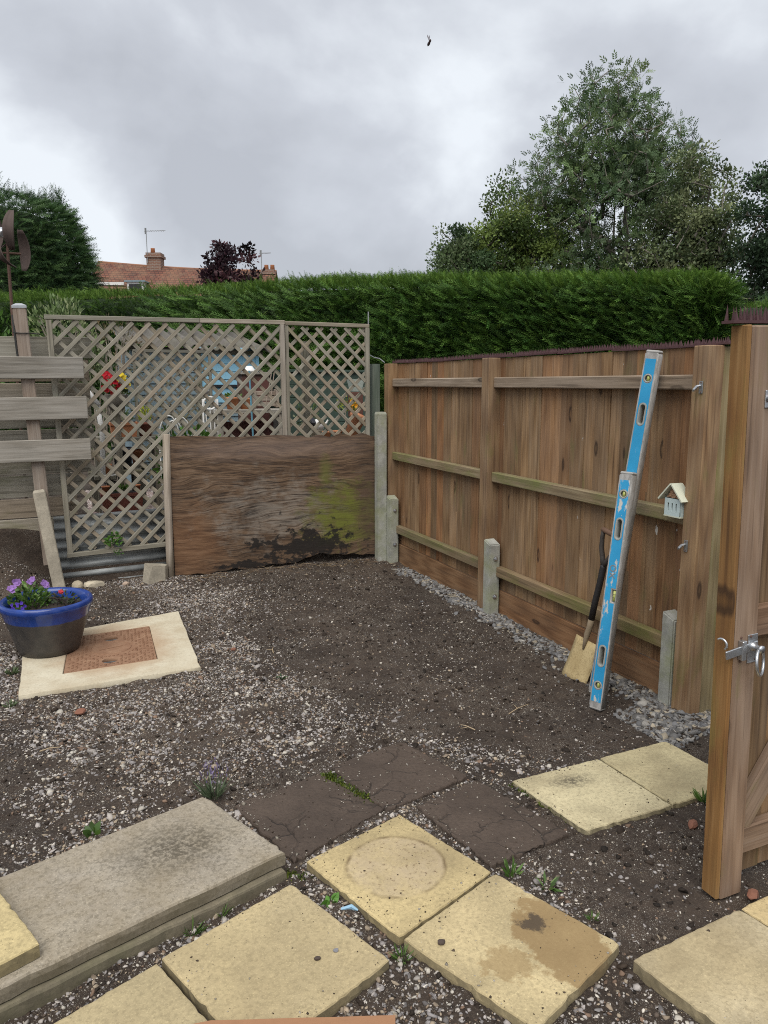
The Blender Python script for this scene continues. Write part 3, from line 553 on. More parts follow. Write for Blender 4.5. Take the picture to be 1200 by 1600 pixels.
# feather-edged boards, each lapping the next
def feather():
    w_, t1, t0 = .125, .013, .005; b = B(); Ln = 1.60
    sec = [(-w_ / 2, 0), (w_ / 2, 0), (w_ / 2, t0), (-w_ / 2, t1)]
    b.add([(0, y, z) for y, z in sec] + [(Ln, y, z) for y, z in sec], [(3, 2, 1, 0), (4, 5, 6, 7), (0, 1, 5, 4), (1, 2, 6, 5), (2, 3, 7, 6), (3, 0, 4, 7)]); return b.mesh('board')
fm = feather(); y = -.115; k = 0
while y > -3.73:
    # local X up, local Z towards the garden
    M = frame((.0842 + random.uniform(-.002, .002), y, .198), (random.uniform(-.002, .002), random.uniform(-.003, .003), 1), (-1, -.07, 0)); link('board', fm, M_fence, fe, M); y -= .1085
def spikes(name, p0, p1, parent, ht=.035, pitch=.022, wd=.045):
    p0 = Vector(p0); p1 = Vector(p1); Ln = (p1 - p0).length; b = B(); b.box(0, Ln, -wd / 2, wd / 2, 0, .008)
    n = int(Ln / pitch)
    for r_ in (-.4, 0, .4):
        for i in range(n):
            x = (i + .5) * pitch + (.3 * pitch if r_ == 0 else 0); yy = r_ * wd; a = .0042; tx = random.uniform(-.004, .004)
            b.add([(x - a, yy - a, .006), (x + a, yy - a, .006), (x + a, yy + a, .006), (x - a, yy + a, .006), (x + tx, yy + random.uniform(-.003, .003), ht * random.uniform(.85, 1.1))], [(0, 1, 4), (1, 2, 4), (2, 3, 4), (3, 0, 4)])
    return b.obj(name, M_spike, parent, frame(p0, p1 - p0, (0, 0, 1)))
ye = -.04
while ye > -3.75:
    y2 = max(ye - .49, -3.80); dz = .004 * random.uniform(-1, 1); spikes('spike_strip', (.085, ye, 1.803 + dz), (.085, y2, 1.803 + dz + .006 * random.uniform(-1, 1)), fe); ye = y2 - .004
# concrete spurs bolted to the posts
for (y0, zt, x0) in ((-.245, .64, -.045), (-1.955, .56, -.04), (-3.655, .51, -.01)):
    s_ = .085; b = B(); b.add([(x0, y0, -.1), (x0 + s_, y0, -.1), (x0 + s_, y0 + s_, -.1), (x0, y0 + s_, -.1), (x0, y0, zt - .03), (x0 + s_, y0, zt - .03), (x0 + s_, y0 + s_, zt), (x0, y0 + s_, zt)], [(3, 2, 1, 0), (4, 5, 6, 7), (0, 1, 5, 4), (1, 2, 6, 5), (2, 3, 7, 6), (3, 0, 4, 7)])
    bm = bmesh.new(); me = b.mesh('concrete_spur'); bm.from_mesh(me); bmesh.ops.bevel(bm, geom=bm.edges[:], offset=.007, segments=2, affect='EDGES'); bm.to_mesh(me); bm.free()
    sp = link('concrete_spur', me, M_conc, fe)
    if y0 > -3:
        for zb in (zt - .13, zt - .40 if zt < .6 else zt - .44):
            Mb = frame((x0 + s_ * .55, y0 - .001, zb), (1, 0, 0), (0, -1, 0)); b = B(); b.lathe([(.018, 0), (.018, .003), (.011, .004), (.011, .012), (.004, .012), (.004, .022)], 8, (0, 0, 0), M=Mb); b.obj('bolt', M_galv, sp)
for (y0, z0) in ((-3.738, 1.612), (-3.71, .867)):   # catches screwed to the end post
    c = thing('latch_catch', (-.02, y0, z0), 'small galvanised catch high on the end post' if z0 > 1 else 'small galvanised catch low on the end post below the insect house', 'latch')
    B().box(-.0235, -.0205, y0 - .011, y0 + .011, z0 - .028, z0 + .028, bv=.001).obj('plate', M_dullmetal, c)
    B().tube([(-.023, y0 + .004, z0 + .008), (-.038, y0 + .008, z0 + .004), (-.046, y0 + .016, z0 - .010), (-.044, y0 + .024, z0 - .016)], [.006, .007, .007, .006], 8).obj('hook', M_galv, c)
    for s_ in (-.021, .021): B().lathe([(.004, 0), (.003, .002)], 8, M=frame((-.0235, y0, z0 + s_), (0, 1, 0), (-1, 0, 0))).obj('screw', M_rust, c)
# ================================================================== open gate on the right
ga = thing('timber_gate', (-.9, -4.79, 0), 'open brown timber gate with ring latch at the right edge', 'gate')
GT = Matrix.Translation((-.905, -4.79, 0)) @ Matrix.Rotation(R(-1.5), 4, 'Y')
def gp(x, y, z): return GT @ Vector((x, y, z))
plank('stile', gp(.062, -.008, .0), gp(.062, -.008, 1.79), .09, .045, (0, -1, 0), M_gate, ga, .004)
plank('edge_strip', gp(.0075, .002, .005), gp(.0075, .002, 1.792), .016, .062, (0, -1, 0), M_orange, ga, .003)
for z in (.17, .905, 1.62): plank('ledge', gp(.107, .004, z), gp(.98, .004, z), .095, .036, (0, -1, 0), M_gate, ga, .005)
plank('brace', gp(.108, .004, .225), gp(.56, .004, .84), .085, .034, (0, -1, 0), M_gate, ga, .005)
for k in range(9): plank('board', gp(.072 + k * .11, .0325 - (.004 if k % 2 else 0), .03), gp(.072 + k * .11, .0325 - (.004 if k % 2 else 0), 1.785), .106, .016, (0, -1, 0), M_fence, ga, .002)
for k in range(2): spikes('spike_strip', gp(-.035 + k * .5, .012, 1.797), gp(.455 + k * .5, .012, 1.797), ga, .05, .026)
la = thing('ring_latch', gp(.05, -.035, .83), 'galvanised ring latch with a flat bar on the gate', 'latch')
Ml = GT @ Matrix.Translation((0, -.031, .835))
B().box(.066, .105, -.004, .0, -.045, .045, Ml, bv=.001).obj('plate', M_galv, la)
bar = B(); bar.box(-.028, .10, -.012, -.006, -.013, .013, Ml @ Matrix.Translation((0, 0, .0)) @ Matrix.Rotation(R(-7), 4, 'Y'), bv=.0015); bar.obj('latch_bar', M_galv, la)
kp = B(); kp.box(.028, .046, -.019, .0, -.027, .034, Ml, bv=.002); kp.obj('keeper', M_galv, la)
B().lathe([(.014, 0), (.014, .012), (.009, .016), (.009, .034), (.012, .036), (.012, .042)], 14, M=Ml @ frame((.078, -.003, .01), (1, 0, 0), (0, -1, 0))).obj('spindle', M_galv, la, None, True)
B().ring((.082, -.036, -.031), (.55, -1, .12), .041, .0048, 32, 8).obj('ring', M_galv, la, Ml, True)
B().ring((-.016, .02, .022), (1, .15, 0), .017, .0035, 16, 8, .5).obj('thumb_loop', M_galv, la, Ml, True)
for dx, dz in ((.04, .04), (.04, -.035), (.075, .04), (.098, -.035)): B().lathe([(.0045, 0), (.003, .003)], 8, M=Ml @ frame((dx, -.004 if dx > .06 else 0, dz), (1, 0, 0), (0, -1, 0))).obj('screw', M_rust, la)
bo = thing('gate_bolt', gp(.07, -.035, 1.58), 'galvanised barrel bolt with an orange tip on the gate top', 'bolt')
Mb = GT @ Matrix.Translation((0, -.031, 1.585))
B().box(.075, .2, -.004, 0, -.026, .024, Mb, bv=.001).obj('plate', M_galv, bo)
B().tube([Mb @ Vector(p) for p in ((.078, -.013, 0), (.2, -.013, 0))], .0085, 12).obj('barrel', M_galv, bo, None, True)
B().tube([Mb @ Vector(p) for p in ((.092, -.013, 0), (.112, -.013, 0))], .0105, 12).obj('orange_tip', plain('orange_rust', (.5, .14, .05), .6), bo, None, True)
for dx, dz in ((.09, .018), (.105, .018), (.10, -.02)): B().lathe([(.0045, 0), (.003, .003)], 8, M=Mb @ frame((dx, -.004, dz), (1, 0, 0), (0, -1, 0))).obj('screw', M_rust, bo)

# ================================================================== trellis
def lattice(parent, x0, x1, z0, z1, yf, yb, sp, wd, th, front, mat, hid=None, skew=0.0):
    def run(sgn, y):
        c = (x0 + z0 * 1 if sgn < 0 else z0 - x1) + sp * .4; hi = (x1 + z1 if sgn < 0 else z1 - x0)
        while c < hi:
            # '/' : z = x + c ; '\\' : z = c - x
            if sgn > 0: a = max(x0, z0 - c); b = min(x1, z1 - c); P0 = (a, y, a + c); P1 = (b, y, b + c)
            else: a = max(x0, c - z1); b = min(x1, c - z0); P0 = (a, y, c - a); P1 = (b, y, c - b)
            if b - a > .03 and not (hid and min(P0[0], P1[0]) > hid[0] and max(P0[2], P1[2]) < hid[1]):
                j = random.uniform(-.006, .006); plank('slat', (P0[0] + skew * (z1 - P0[2]), P0[1], P0[2] + j), (P1[0] + skew * (z1 - P1[2]), P1[1], P1[2] + random.uniform(-.006, .006)), wd, th, (0, -1, 0), mat, parent, .0015)
            c += sp * random.uniform(.97, 1.03)
    run(front, yf); run(-front, yb)
t1 = thing('garden_trellis', (-1.84, 0, .3), 'large square grey diamond trellis panel behind the plywood sheet', 'trellis', 'diamond trellis panels')
lattice(t1, -2.72, -.945, .325, 2.10, -.018, -.006, .133, .0295, .009, 1, M_trel, (-1.87, 1.05), .016)
plank('top_rail', (-2.765, -.012, 2.118), (-1.62, -.012, 2.126), .034, .04, (0, -1, 0), M_trel, t1); plank('top_rail', (-1.618, -.012, 2.126), (-.915, -.012, 2.133), .034, .04, (0, -1, 0), M_stake, t1)
plank('stile', (-2.735, -.012, 2.098), (-2.695, -.012, .30), .040, .036, (0, -1, 0), M_trel, t1); plank('stile', (-.938, -.014, 2.115), (-.925, -.014, .35), .040, .038, (0, -1, 0), M_stake, t1)
plank('bottom_rail', (-2.72, -.012, .292), (-1.94, -.012, .322), .036, .04, (0, -1, 0), M_trel, t1)
t2 = thing('garden_trellis', (-.55, 0, .35), 'narrow grey diamond trellis panel next to the board fence corner', 'trellis', 'diamond trellis panels')
lattice(t2, -.90, -.185, .9, 2.10, -.018, -.006, .128, .028, .009, -1, M_trel, (-1.0, 1.05), .004)
plank('top_rail', (-.91, -.012, 2.128), (-.15, -.012, 2.125), .032, .036, (0, -1, 0), M_trel, t2)
plank('stile', (-.168, -.012, 2.11), (-.162, -.012, .35), .038, .036, (0, -1, 0), M_trel, t2); plank('stile', (-.898, -.01, 2.11), (-.892, -.01, .35), .03, .03, (0, -1, 0), M_trel, t2)
# plywood sheet
q = NT('rotting_plywood'); v = q.obj(False); wp = q.noise(q.map(v, (.7, 1.5, 1)), 1.6, 3, .5)
vv = q.n('VectorMath', op='ADD'); q.L.new(v, vv.inputs[0]); off = q.n('CombineXYZ'); q.L.new(q.math('MULTIPLY', wp, .30), off.inputs[1]); q.L.new(off.outputs[0], vv.inputs[1])
gr_ = q.noise(q.map(vv.outputs[0], (1.5, 15, 1)), 1.5, 8, .72, .25); fi = q.noise(q.map(vv.outputs[0], (4, 95, 1)), 1, 5, .7); wv = q.n('TexWave', Scale=2.0, Distortion=3.0, Detail=3.0, Detail_Scale=.6); wv.bands_direction = 'Y'; q.L.new(q.map(vv.outputs[0], (1, 6.5, 1)), wv.inputs['Vector'])
t = q.math('ADD', q.math('MULTIPLY', gr_, .70), q.math('ADD', q.math('MULTIPLY', fi, .30), q.math('MULTIPLY', wv.outputs[1], .0)))
col = q.ramp(t, [(.36, (.022, .014, .009)), (.46, (.085, .05, .028)), (.55, (.165, .103, .06)), (.68, (.28, .195, .13))])
def spot(cx, cy, sx, sy, wob_=.9, sc=4):
    d = q.n('VectorMath', op='SUBTRACT'); q.L.new(v, d.inputs[0]); d.inputs[1].default_value = (cx, cy, 0); l = q.n('VectorMath', op='LENGTH'); q.L.new(q.map(d.outputs[0], (1 / sx, 1 / sy, 0)), l.inputs[0])
    return q.math('ADD', l.outputs[1], q.math('MULTIPLY', q.math('SUBTRACT', q.noise(q.map(v, (1, 1.5, 1)), sc, 6, .7), .5), wob_ * 2))
col = q.mix(q.math('MULTIPLY', q.step(fi, .48, .36), .9), col, (.018, .011, .007)); col = q.mix(q.math('MULTIPLY', q.step(q.noise(q.map(v, (2, 40, 1)), 2.0, 5, .7), .58, .70), .55), col, (.30, .24, .185))
ora = q.step(spot(.12, .28, .35, .35), 1.1, .4); col = q.mix(q.math('MULTIPLY', ora, .5), col, q.ramp(t, [(.3, (.10, .04, .016)), (.7, (.33, .165, .075))]))
wh = q.step(spot(.85, .52, .60, .30, 1.9, 6), 1.1, .3); col = q.mix(q.math('MULTIPLY', wh, q.math('MULTIPLY', q.step(fi, .36, .6), .62)), col, (.31, .285, .245))
pale = q.step(spot(.9, 1.06, 1.0, .12, .6, 4), 1.1, .3); col = q.mix(q.math('MULTIPLY', pale, .45), col, (.27, .2, .165))
gn = q.step(spot(1.47, .44, .34, .32, 1.5, 7), 1.15, .3); col = q.mix(q.math('MULTIPLY', gn, q.math('MULTIPLY', q.step(gr_, .28, .5), .9)), col, (.15, .168, .022))
gn2 = q.step(spot(1.32, .82, .07, .17, .9, 7), 1.1, .3); col = q.mix(q.math('MULTIPLY', gn2, .6), col, (.14, .15, .03))
bk = q.step(spot(1.18, .17, .46, .20, 2.1, 9), .85, .6); bk2 = q.step(spot(.68, .24, .10, .06, 1.8, 16), .8, .55); bk3 = q.step(spot(.62, .06, .3, .06, 2.0, 12), .8, .5)
col = q.mix(q.math('MULTIPLY', q.math('MAXIMUM', bk, q.math('MAXIMUM', bk2, bk3)), .93), col, (.010, .008, .007))
dk_ = q.step(spot(1.72, .55, .14, .7, .7, 4), 1.1, .3); col = q.mix(q.math('MULTIPLY', dk_, .5), col, (.07, .045, .03))
sm = q.math('MULTIPLY', q.step(q.noise(v, 13, 6, .75), .60, .68), q.step(spot(.95, .38, .75, .3, .6, 3), 1.1, .5)); col = q.mix(q.math('MULTIPLY', sm, .8), col, (.016, .013, .010)); M_ply = q.fin(col, .85, t, .6, .008)
pl = B(); npx = 60
topz = lambda u: 1.175 - .03 * u / 1.79 + .006 * math.sin(u * 9) + (.012 * math.sin(u * 31) * (u > 1.1)) ; botz = lambda u: .022 + .045 * u / 1.79 + .008 * math.sin(u * 17) + .006 * math.sin(u * 41) + (.05 * math.exp(-((u - 1.3) / .2) ** 2))
vs = []; fs = []; nzp = 8
for i in range(npx + 1):
    u = 1.79 * i / npx
    for j in range(nzp + 1):
        for s_ in (0, 1): t_ = j / nzp; vs.append((u, botz(u) + (topz(u) - botz(u)) * t_, (.006 if s_ else -.006) + .010 * math.sin(u * 2.1) * t_))
st = (nzp + 1) * 2
for i in range(npx):
    for j in range(nzp):
        a = i * st + j * 2; fs += [(a + 1, a + st + 1, a + st + 3, a + 3), (a + 2, a + st + 2, a + st, a)]
    fs += [(i * st, (i + 1) * st, (i + 1) * st + 1, i * st + 1), (i * st + st - 1, (i + 1) * st + st - 1, (i + 1) * st + st - 2, i * st + st - 2)]
for e_ in (0, npx):
    for j in range(nzp): a = e_ * st + j * 2; fs.append((a, a + 1, a + 3, a + 2) if e_ == 0 else (a + 2, a + 3, a + 1, a))
pl.add(vs, fs); o = pl.obj('plywood_sheet', M_ply, None, frame((-1.905, -.062, .03), (1, 0, 0), (0, -1, 0))); tag(o, 'rotting brown plywood sheet with green algae and black rot', 'board')
rs = B(); rs.tube([(-1.945, -.07, -.1), (-1.942, -.07, .3), (-1.935, -.066, .8), (-1.925, -.06, 1.225), (-1.925, -.06, 1.228)], [.031, .031, .030, .029, .024], 14)
o = rs.obj('timber_stake', M_stake, None, None, True); tag(o, 'round grey timber stake at the left edge of the plywood', 'post')
# the stake's grain runs up: use a local frame for it
M4 = frame((-1.945, -.07, 0), (.012, .005, 1), (0, -1, 0)); o.data.transform(M4.inverted()); o.matrix_basis = M4
# corner posts
def sq_post(name, x, y, z0, z1, s_, mat, label, cap=.0, lean=(0, 0), cat='post', s2=None):
    s2 = s2 or s_; b = B(); h_ = z1 - z0; a, c = s_ / 2, s2 / 2; k = .78
    b.add([(-a, -c, 0), (a, -c, 0), (a, c, 0), (-a, c, 0), (-a, -c, h_), (a, -c, h_), (a, c, h_), (-a, c, h_), (-a * k, -c * k, h_ + cap), (a * k, -c * k, h_ + cap), (a * k, c * k, h_ + cap), (-a * k, c * k, h_ + cap)],
          [(3, 2, 1, 0), (0, 1, 5, 4), (1, 2, 6, 5), (2, 3, 7, 6), (3, 0, 4, 7), (4, 5, 9, 8), (5, 6, 10, 9), (6, 7, 11, 10), (7, 4, 8, 11), (8, 9, 10, 11)])
    me = b.mesh(name); bm = bmesh.new(); bm.from_mesh(me); bmesh.ops.bevel(bm, geom=[e for e in bm.edges if abs(e.verts[0].co.z - e.verts[1].co.z) > h_ * .5], offset=.005, segments=2, affect='EDGES'); bm.to_mesh(me); bm.free()
    me.transform(Matrix(((0, 0, 1, 0), (1, 0, 0, 0), (0, 1, 0, 0), (0, 0, 0, 1))))   # grain along local X
    o = link(name, me, mat, None, frame((x, y, z0), (lean[0], lean[1], 1), (0, 1, 0))); return tag(o, label, cat) if label else o
sq_post('concrete_post', -.085, -.125, -.1, 1.36, .085, M_conc, 'tall grey concrete post in the corner beside the plywood', .02)
sq_post('stained_post', -.075, .035, .3, 1.80, .075, M_greenpost, 'dark green stained post standing behind the corner concrete post', .0)
mp = B(); mp.tube([(-.105, .12, .5), (-.10, .12, 2.26)], .006, 8); o = mp.obj('metal_pole', M_dullmetal); tag(o, 'thin grey metal rod rising in the corner in front of the hedge', 'pole')
wr = B(); wr.tube([(-.14, .11, 1.86), (-.10, .11, 1.885), (-.05, .11, 1.86), (-.0, .10, 1.85), (.04, .08, 1.815)], .005, 6); o = wr.obj('bent_wire', M_dullmetal); tag(o, 'bent grey wire hooked over the corner posts', 'wire')
# ================================================================== old plank fence on the left
of = thing('plank_fence', (-3.0, .05, .3), 'weathered horizontal plank fence behind the capped post on the left', 'fence')
z = .42
for k in range(9):
    hgt = (.165, .15, .17, .165, .16, .172, .165, .168, .16)[k]; xr = (-2.55, -2.62, -2.56, -2.5, -2.46, -2.47, -2.47, -2.47, -2.44)[k]
    plank('back_board', (-3.75, .075 + .006 * (k % 2), z + hgt / 2), (xr, .075 + .006 * (k % 2), z + hgt / 2 + .012), hgt, .022, (0, -1, 0), M_backb, of, .003, .004); z += hgt + (.022 if k == 3 else .007)
for k, (zc, hh, xr) in enumerate(((1.742, .16, -2.515), (1.444, .168, -2.505), (1.13, .162, -2.50))):
    plank('front_board', (-3.75, -.135, zc - .004), (xr, -.135, zc + .006), hh, .03, (0, -1, 0), M_grey, of, .004, .004)
cp = sq_post('capped_post', -2.845, -.07, .25, 2.17, .092, M_pink, 'leaning timber post with a grey cap behind the front planks', 0, (-.042, 0), 'post', .075)
lab = dict(cp.items()); 
cpe = thing('fence_post', (-2.845, -.07, .25), lab['label'], 'post'); cp.name = 'post_shaft'
for k_ in ('label', 'category'): del cp[k_]
cp.parent = cpe; cp.matrix_parent_inverse = wmat(cpe).inverted()
cb = B(); cb.prism([(-.05, -.042), (.05, -.042), (.05, .042), (-.05, .042)], 0, .018); cb.prism([(-.05, -.042), (.05, -.042), (.05, .042), (-.05, .042)], .018, .034, [(-.02, -.02), (.02, -.02), (.02, .02), (-.02, .02)]); cb.obj('post_cap', plain('grey_cap', (.36, .38, .40), .5), cpe, Matrix.Translation((-2.926, -.07, 2.17)) @ Matrix.Rotation(-.042, 4, 'Y'))
cb = B(); cb.tube([(-2.98, -.112, 1.995), (-2.93, -.116, 1.99), (-2.87, -.112, 1.992), (-2.80, -.05, 1.99)], .004, 6); o = cb.obj('tie_wire', M_cable, cpe)
cw = B(); cw.tube([(-2.975, -.09, 2.12), (-2.968, -.11, 1.99), (-2.962, -.11, 1.85), (-2.95, -.11, 1.7)], .007, 6); o = cw.obj('hanging_cable', M_cable); tag(o, 'dark cable hanging down the left side of the capped post', 'cable')
sq_post('leaning_concrete_post', -2.775, -.17, -.05, .83, .088, M_conc2, 'short leaning rough concrete post against the plank fence', .015, (-.125, .02), 'post', .07)
# corrugated sheet
cs = B(); vs = []; fs = []; nc = 44
for i in range(2):
    for j in range(nc + 1): zc = .0 + .62 * j / nc; vs.append((-2.80 + .88 * i, -.012 + .02 + .013 * math.sin(zc / .078 * 2 * math.pi) + .02, zc - .02 + .02 * i))
for j in range(nc): fs.append((j, nc + 1 + j, nc + 2 + j, j + 1))
cs.add(vs, fs); q = NT('corrugated_iron'); v = q.obj(False); f = q.noise(q.map(v, (1.5, 1, 6)), 2.2, 5, .65); col = q.mix(q.step(f, .35, .65), (.20, .215, .215), (.36, .375, .37)); col = q.mix(q.math('MULTIPLY', q.step(q.noise(v, 5, 5, .7), .55, .75), .6), col, (.12, .12, .085)); M_cor = q.fin(col, .55, f, .1, .003, .35)
o = cs.obj('corrugated_sheet', M_cor, None, None, True); o.modifiers.new('thick', 'SOLIDIFY').thickness = .002; tag(o, 'grey corrugated iron sheet holding the bank below the trellis', 'sheet')
def lump(name, c, sz, mat, label, cat='stone', seed=0, yaw=0, parent=None, sub=2):
    rng = np.random.default_rng(seed); bm = bmesh.new(); bmesh.ops.create_icosphere(bm, subdivisions=sub, radius=1)
    A = rng.normal(size=(9, 3)); A /= np.linalg.norm(A, axis=1)[:, None]; D = rng.uniform(.62, .9, 9)
    for q_ in bm.verts:
        p = np.array(q_.co)
        for a_, d_ in zip(A, D):
            e_ = p @ a_ - d_
            if e_ > 0: p = p - a_ * e_
        q_.co = p * np.array(sz)
    me = bpy.data.meshes.new(name); bm.to_mesh(me); bm.free(); o = link(name, me, mat, parent, Matrix.Translation(c) @ Matrix.Rotation(yaw, 4, 'Z'))
    return tag(o, label, cat) if label else o
cl = B(); cl.prism([(-.105, -.02), (-.07, -.06), (.07, -.055), (.10, .0), (.075, .05), (-.09, .06)], 0, .15, [(-.10, .0), (-.04, -.045), (.06, -.04), (.085, .0), (.06, .045), (-.09, .05)])
o = cl.obj('concrete_lump', M_conc3, None, Matrix.Translation((-2.07, -.12, .03)) @ Matrix.Rotation(.12, 4, 'Y')); tag(o, 'broken lump of aggregate concrete beside the round stake', 'stone')
lump('stone', (-2.54, -.13, .06), (.085, .055, .045), concrete('pale_stone', (.50, .44, .33), .3), 'pale broken stone in front of the corrugated sheet', seed=4)
lump('stone', (-2.66, -.15, .07), (.045, .035, .05), concrete('buff_stone', (.42, .36, .26), .3), 'small buff stone at the foot of the leaning concrete post', seed=9)
lump('stone', (-3.06, -.55, .09), (.05, .04, .03), concrete('cream_stone', (.5, .42, .28), .3), 'cream stone on the bank behind the flower pot', seed=12)
lump('stone', (-2.30, -.13, .05), (.04, .03, .02), concrete('pink_stone', (.45, .34, .26), .3), 'small pinkish stone between the corrugated sheet and concrete lump', seed=15)
M_brick = plain('red_brick', (.22, .095, .06), .9, 0, .3, 60, .4)
for c_, s_, lb, sd_ in (((-.66, -4.47, .012), (.03, .02, .016), 'red brick chip behind the gate foot, upper of two', 2), ((-.635, -4.53, .012), (.026, .02, .015), 'red brick chip behind the gate foot, lower of two', 3), ((-2.72, -2.52, .015), (.032, .022, .018), 'reddish brick chip in the gravel in front of the manhole', 5), ((-1.82, -1.9, .012), (.02, .015, .012), 'crumb of red brick on the edge of the soil bed', 6), ((-.79, -4.86, .02), (.03, .02, .015), 'red brick chip at the foot of the gate by the buff slab', 8)): lump('brick_chip', c_, s_, M_brick, lb, 'stone', sd_, .5)
lump('brick_chip', (-2.93, -4.565, .03), (.035, .02, .018), M_brick, 'red brick chip beside the long concrete slab on the left edge', 'stone', 19, .9)
# ================================================================== spirit levels leaning on the fence
def lvl_mat(name, wear):
    q = NT(name); v = q.obj(); f = q.noise(q.map(v, (.6, 1.8, 1)), 17, 7, .75); g = q.noise(v, 5, 4, .6); m_ = q.step(q.math('ADD', f, q.math('MULTIPLY', q.math('SUBTRACT', g, .5), .55)), wear, wear + .035)
    col = q.mix(m_, q.mix(q.step(g, .3, .7), (.012, .235, .47), (.03, .33, .60)), q.mix(f, (.42, .42, .40), (.62, .58, .52))); return q.fin(col, .42, f, .08, .002)
def level(root_bottom, root_top, Ln, label, vials, holes, wear, text=None, mid=None):
    wd, th = .066, .05; X = (Vector(root_top) - Vector(root_bottom)).normalized(); M = frame(root_bottom, X, (-.93, -.37, 0))
    t = thing('spirit_level', root_bottom, label, 'level', 'spirit levels leaning on the fence'); q = NT('worn_aluminium'); v = q.obj(); f = q.noise(q.map(v, (1, 3, 3)), 12, 6, .7); col = q.mix(q.step(f, .42, .6), (.30, .29, .27), (.46, .45, .43)); col = q.mix(q.step(f, .66, .7), col, (.72, .7, .66)); M_al = q.fin(col, .55, f, .15, .002, .25)
    r = .008; out_ = [(r * .3, -wd / 2), (Ln - r, -wd / 2), (Ln, -wd / 2 + r), (Ln, wd / 2 - r), (Ln - r, wd / 2), (r, wd / 2), (0, wd / 2 - r), (0, -wd / 2 + r)]
    hs = [stadium(s_, 0, .105, .032) for s_ in holes] + [circle(s_, 0, .0205, 20) for s_ in vials]; ms = []
    if mid: ms = [[(mid - .033, -wd / 2 + .0015), (mid + .033, -wd / 2 + .0015), (mid + .033, -wd / 2 + .026), (mid - .033, -wd / 2 + .026)]]
    link('body', curve_mesh('body', [out_] + hs + ms, th, .002), M_al, t, M)
    pan = [(.03, -wd / 2 + .006), (Ln - .03, -wd / 2 + .006), (Ln - .03, wd / 2 - .006), (.03, wd / 2 - .006)]
    ph = [stadium(s_, 0, .116, .043) for s_ in holes] + [circle(s_, 0, .024, 20) for s_ in vials]
    if mid: pan = [(.03, -wd / 2 + .006), (mid - .038, -wd / 2 + .006), (mid - .038, -wd / 2 + .031), (mid + .038, -wd / 2 + .031), (mid + .038, -wd / 2 + .006), (Ln - .03, -wd / 2 + .006), (Ln - .03, wd / 2 - .006), (.03, wd / 2 - .006)]
    me = curve_mesh('blue_panel', [pan] + ph, .0012); mb = lvl_mat('worn_blue_paint', wear)
    for s_ in (1, -1): link('blue_panel', me, mb, t, M @ Matrix.Translation((0, 0, s_ * (th / 2 + .0004))))
    M_cap = plain('grey_end_cap', (.33, .32, .30), .6); M_vial = plain('vial_liquid', (.42, .45, .13), .2, 0, .1, 20, 0); M_rim = plain('vial_rim', (.30, .31, .29), .5)
    for s_ in (0, 1):
        b = B(); b.box(-.012, .004, -wd / 2 - .001, wd / 2 + .001, -th / 2 - .001, th / 2 + .001, bv=.006) if s_ == 0 else b.box(Ln - .004, Ln + .012, -wd / 2 - .001, wd / 2 + .001, -th / 2 - .001, th / 2 + .001, bv=.006); e_ = b.obj('end_cap', M_cap, t, M)
        b = B(); b.add(*(lambda o_: ([(p[0], p[1], th / 2 + .0015) for p in o_], [tuple(range(len(o_)))]))(stadium(0, 0, .02, .006)))
    for s_ in vials:
        b = B(); b.ring((s_, 0, th / 2 - .002), (0, 0, 1), .0185, .0042, 24, 8); vr = b.obj('vial_ring', M_rim, t, M, True)
        b = B(); b.tube([(s_ - .013, 0, th / 2 - .010), (s_ + .013, 0, th / 2 - .010)], .0085, 10); b.obj('vial', M_vial, vr, M, True); b = B(); b.lathe([(.001, 0), (.019, 0), (.019, .001)], 20, (s_, 0, th / 2 - .022)); b.obj('vial_back', M_white, vr, M)
    for s_ in holes:   # rubber grip lining
        me = curve_mesh('hand_grip', [stadium(s_, 0, .112, .039), stadium(s_, 0, .099, .027)], th + .004, .0015); link('hand_grip', me, M_rim, t, M)
    if mid:
        b = B(); b.box(mid - .032, mid + .032, -wd / 2 + .002, -wd / 2 + .025, -th / 2 + .003, th / 2 - .012); mw = b.obj('middle_window', M_rim, t, M)
        b = B(); b.tube([(mid - .026, -wd / 2 + .012, th / 2 - .009), (mid + .026, -wd / 2 + .012, th / 2 - .009)], .008, 10); b.obj('vial', M_vial, mw, M, True)
        for k in (-.008, .008): b = B(); b.ring((mid + k, -wd / 2 + .012, th / 2 - .009), (1, 0, 0), .0083, .0008, 12, 4); b.obj('vial_line', M_black, mw, M)
    if text:
        cu = bpy.data.curves.new('txt', 'FONT'); cu.body = text; cu.size = .046; cu.align_x = 'CENTER'; cu.align_y = 'CENTER'; cu.extrude = .0003; cu.offset = .0007; ob = bpy.data.objects.new('tmp', cu); COL.objects.link(ob)
        me = bpy.data.meshes.new_from_object(ob.evaluated_get(bpy.context.evaluated_depsgraph_get())); bpy.data.objects.remove(ob)
        link('lettering', me, plain('grey_print', (.17, .2, .22), .5), t, M @ Matrix.Translation((Ln - .49, .004, th / 2 + .0014)) @ Matrix.Rotation(math.pi, 4, 'Z'))
    return t
level((-.305, -3.475, .012), (-.135, -3.418, 1.185), 1.185, 'shorter worn blue spirit level in front, leaning on the longer one', [1.185 - .10, .115], [1.185 - .275, .265], .585, 'OX', 1.185 - .61)
level((-.185, -3.315, .012), (-.034, -3.44, 1.777), 1.775, 'longer bright blue spirit level reaching the fence top', [1.775 - .125, .12], [1.775 - .30, .3], .66, None, .9)
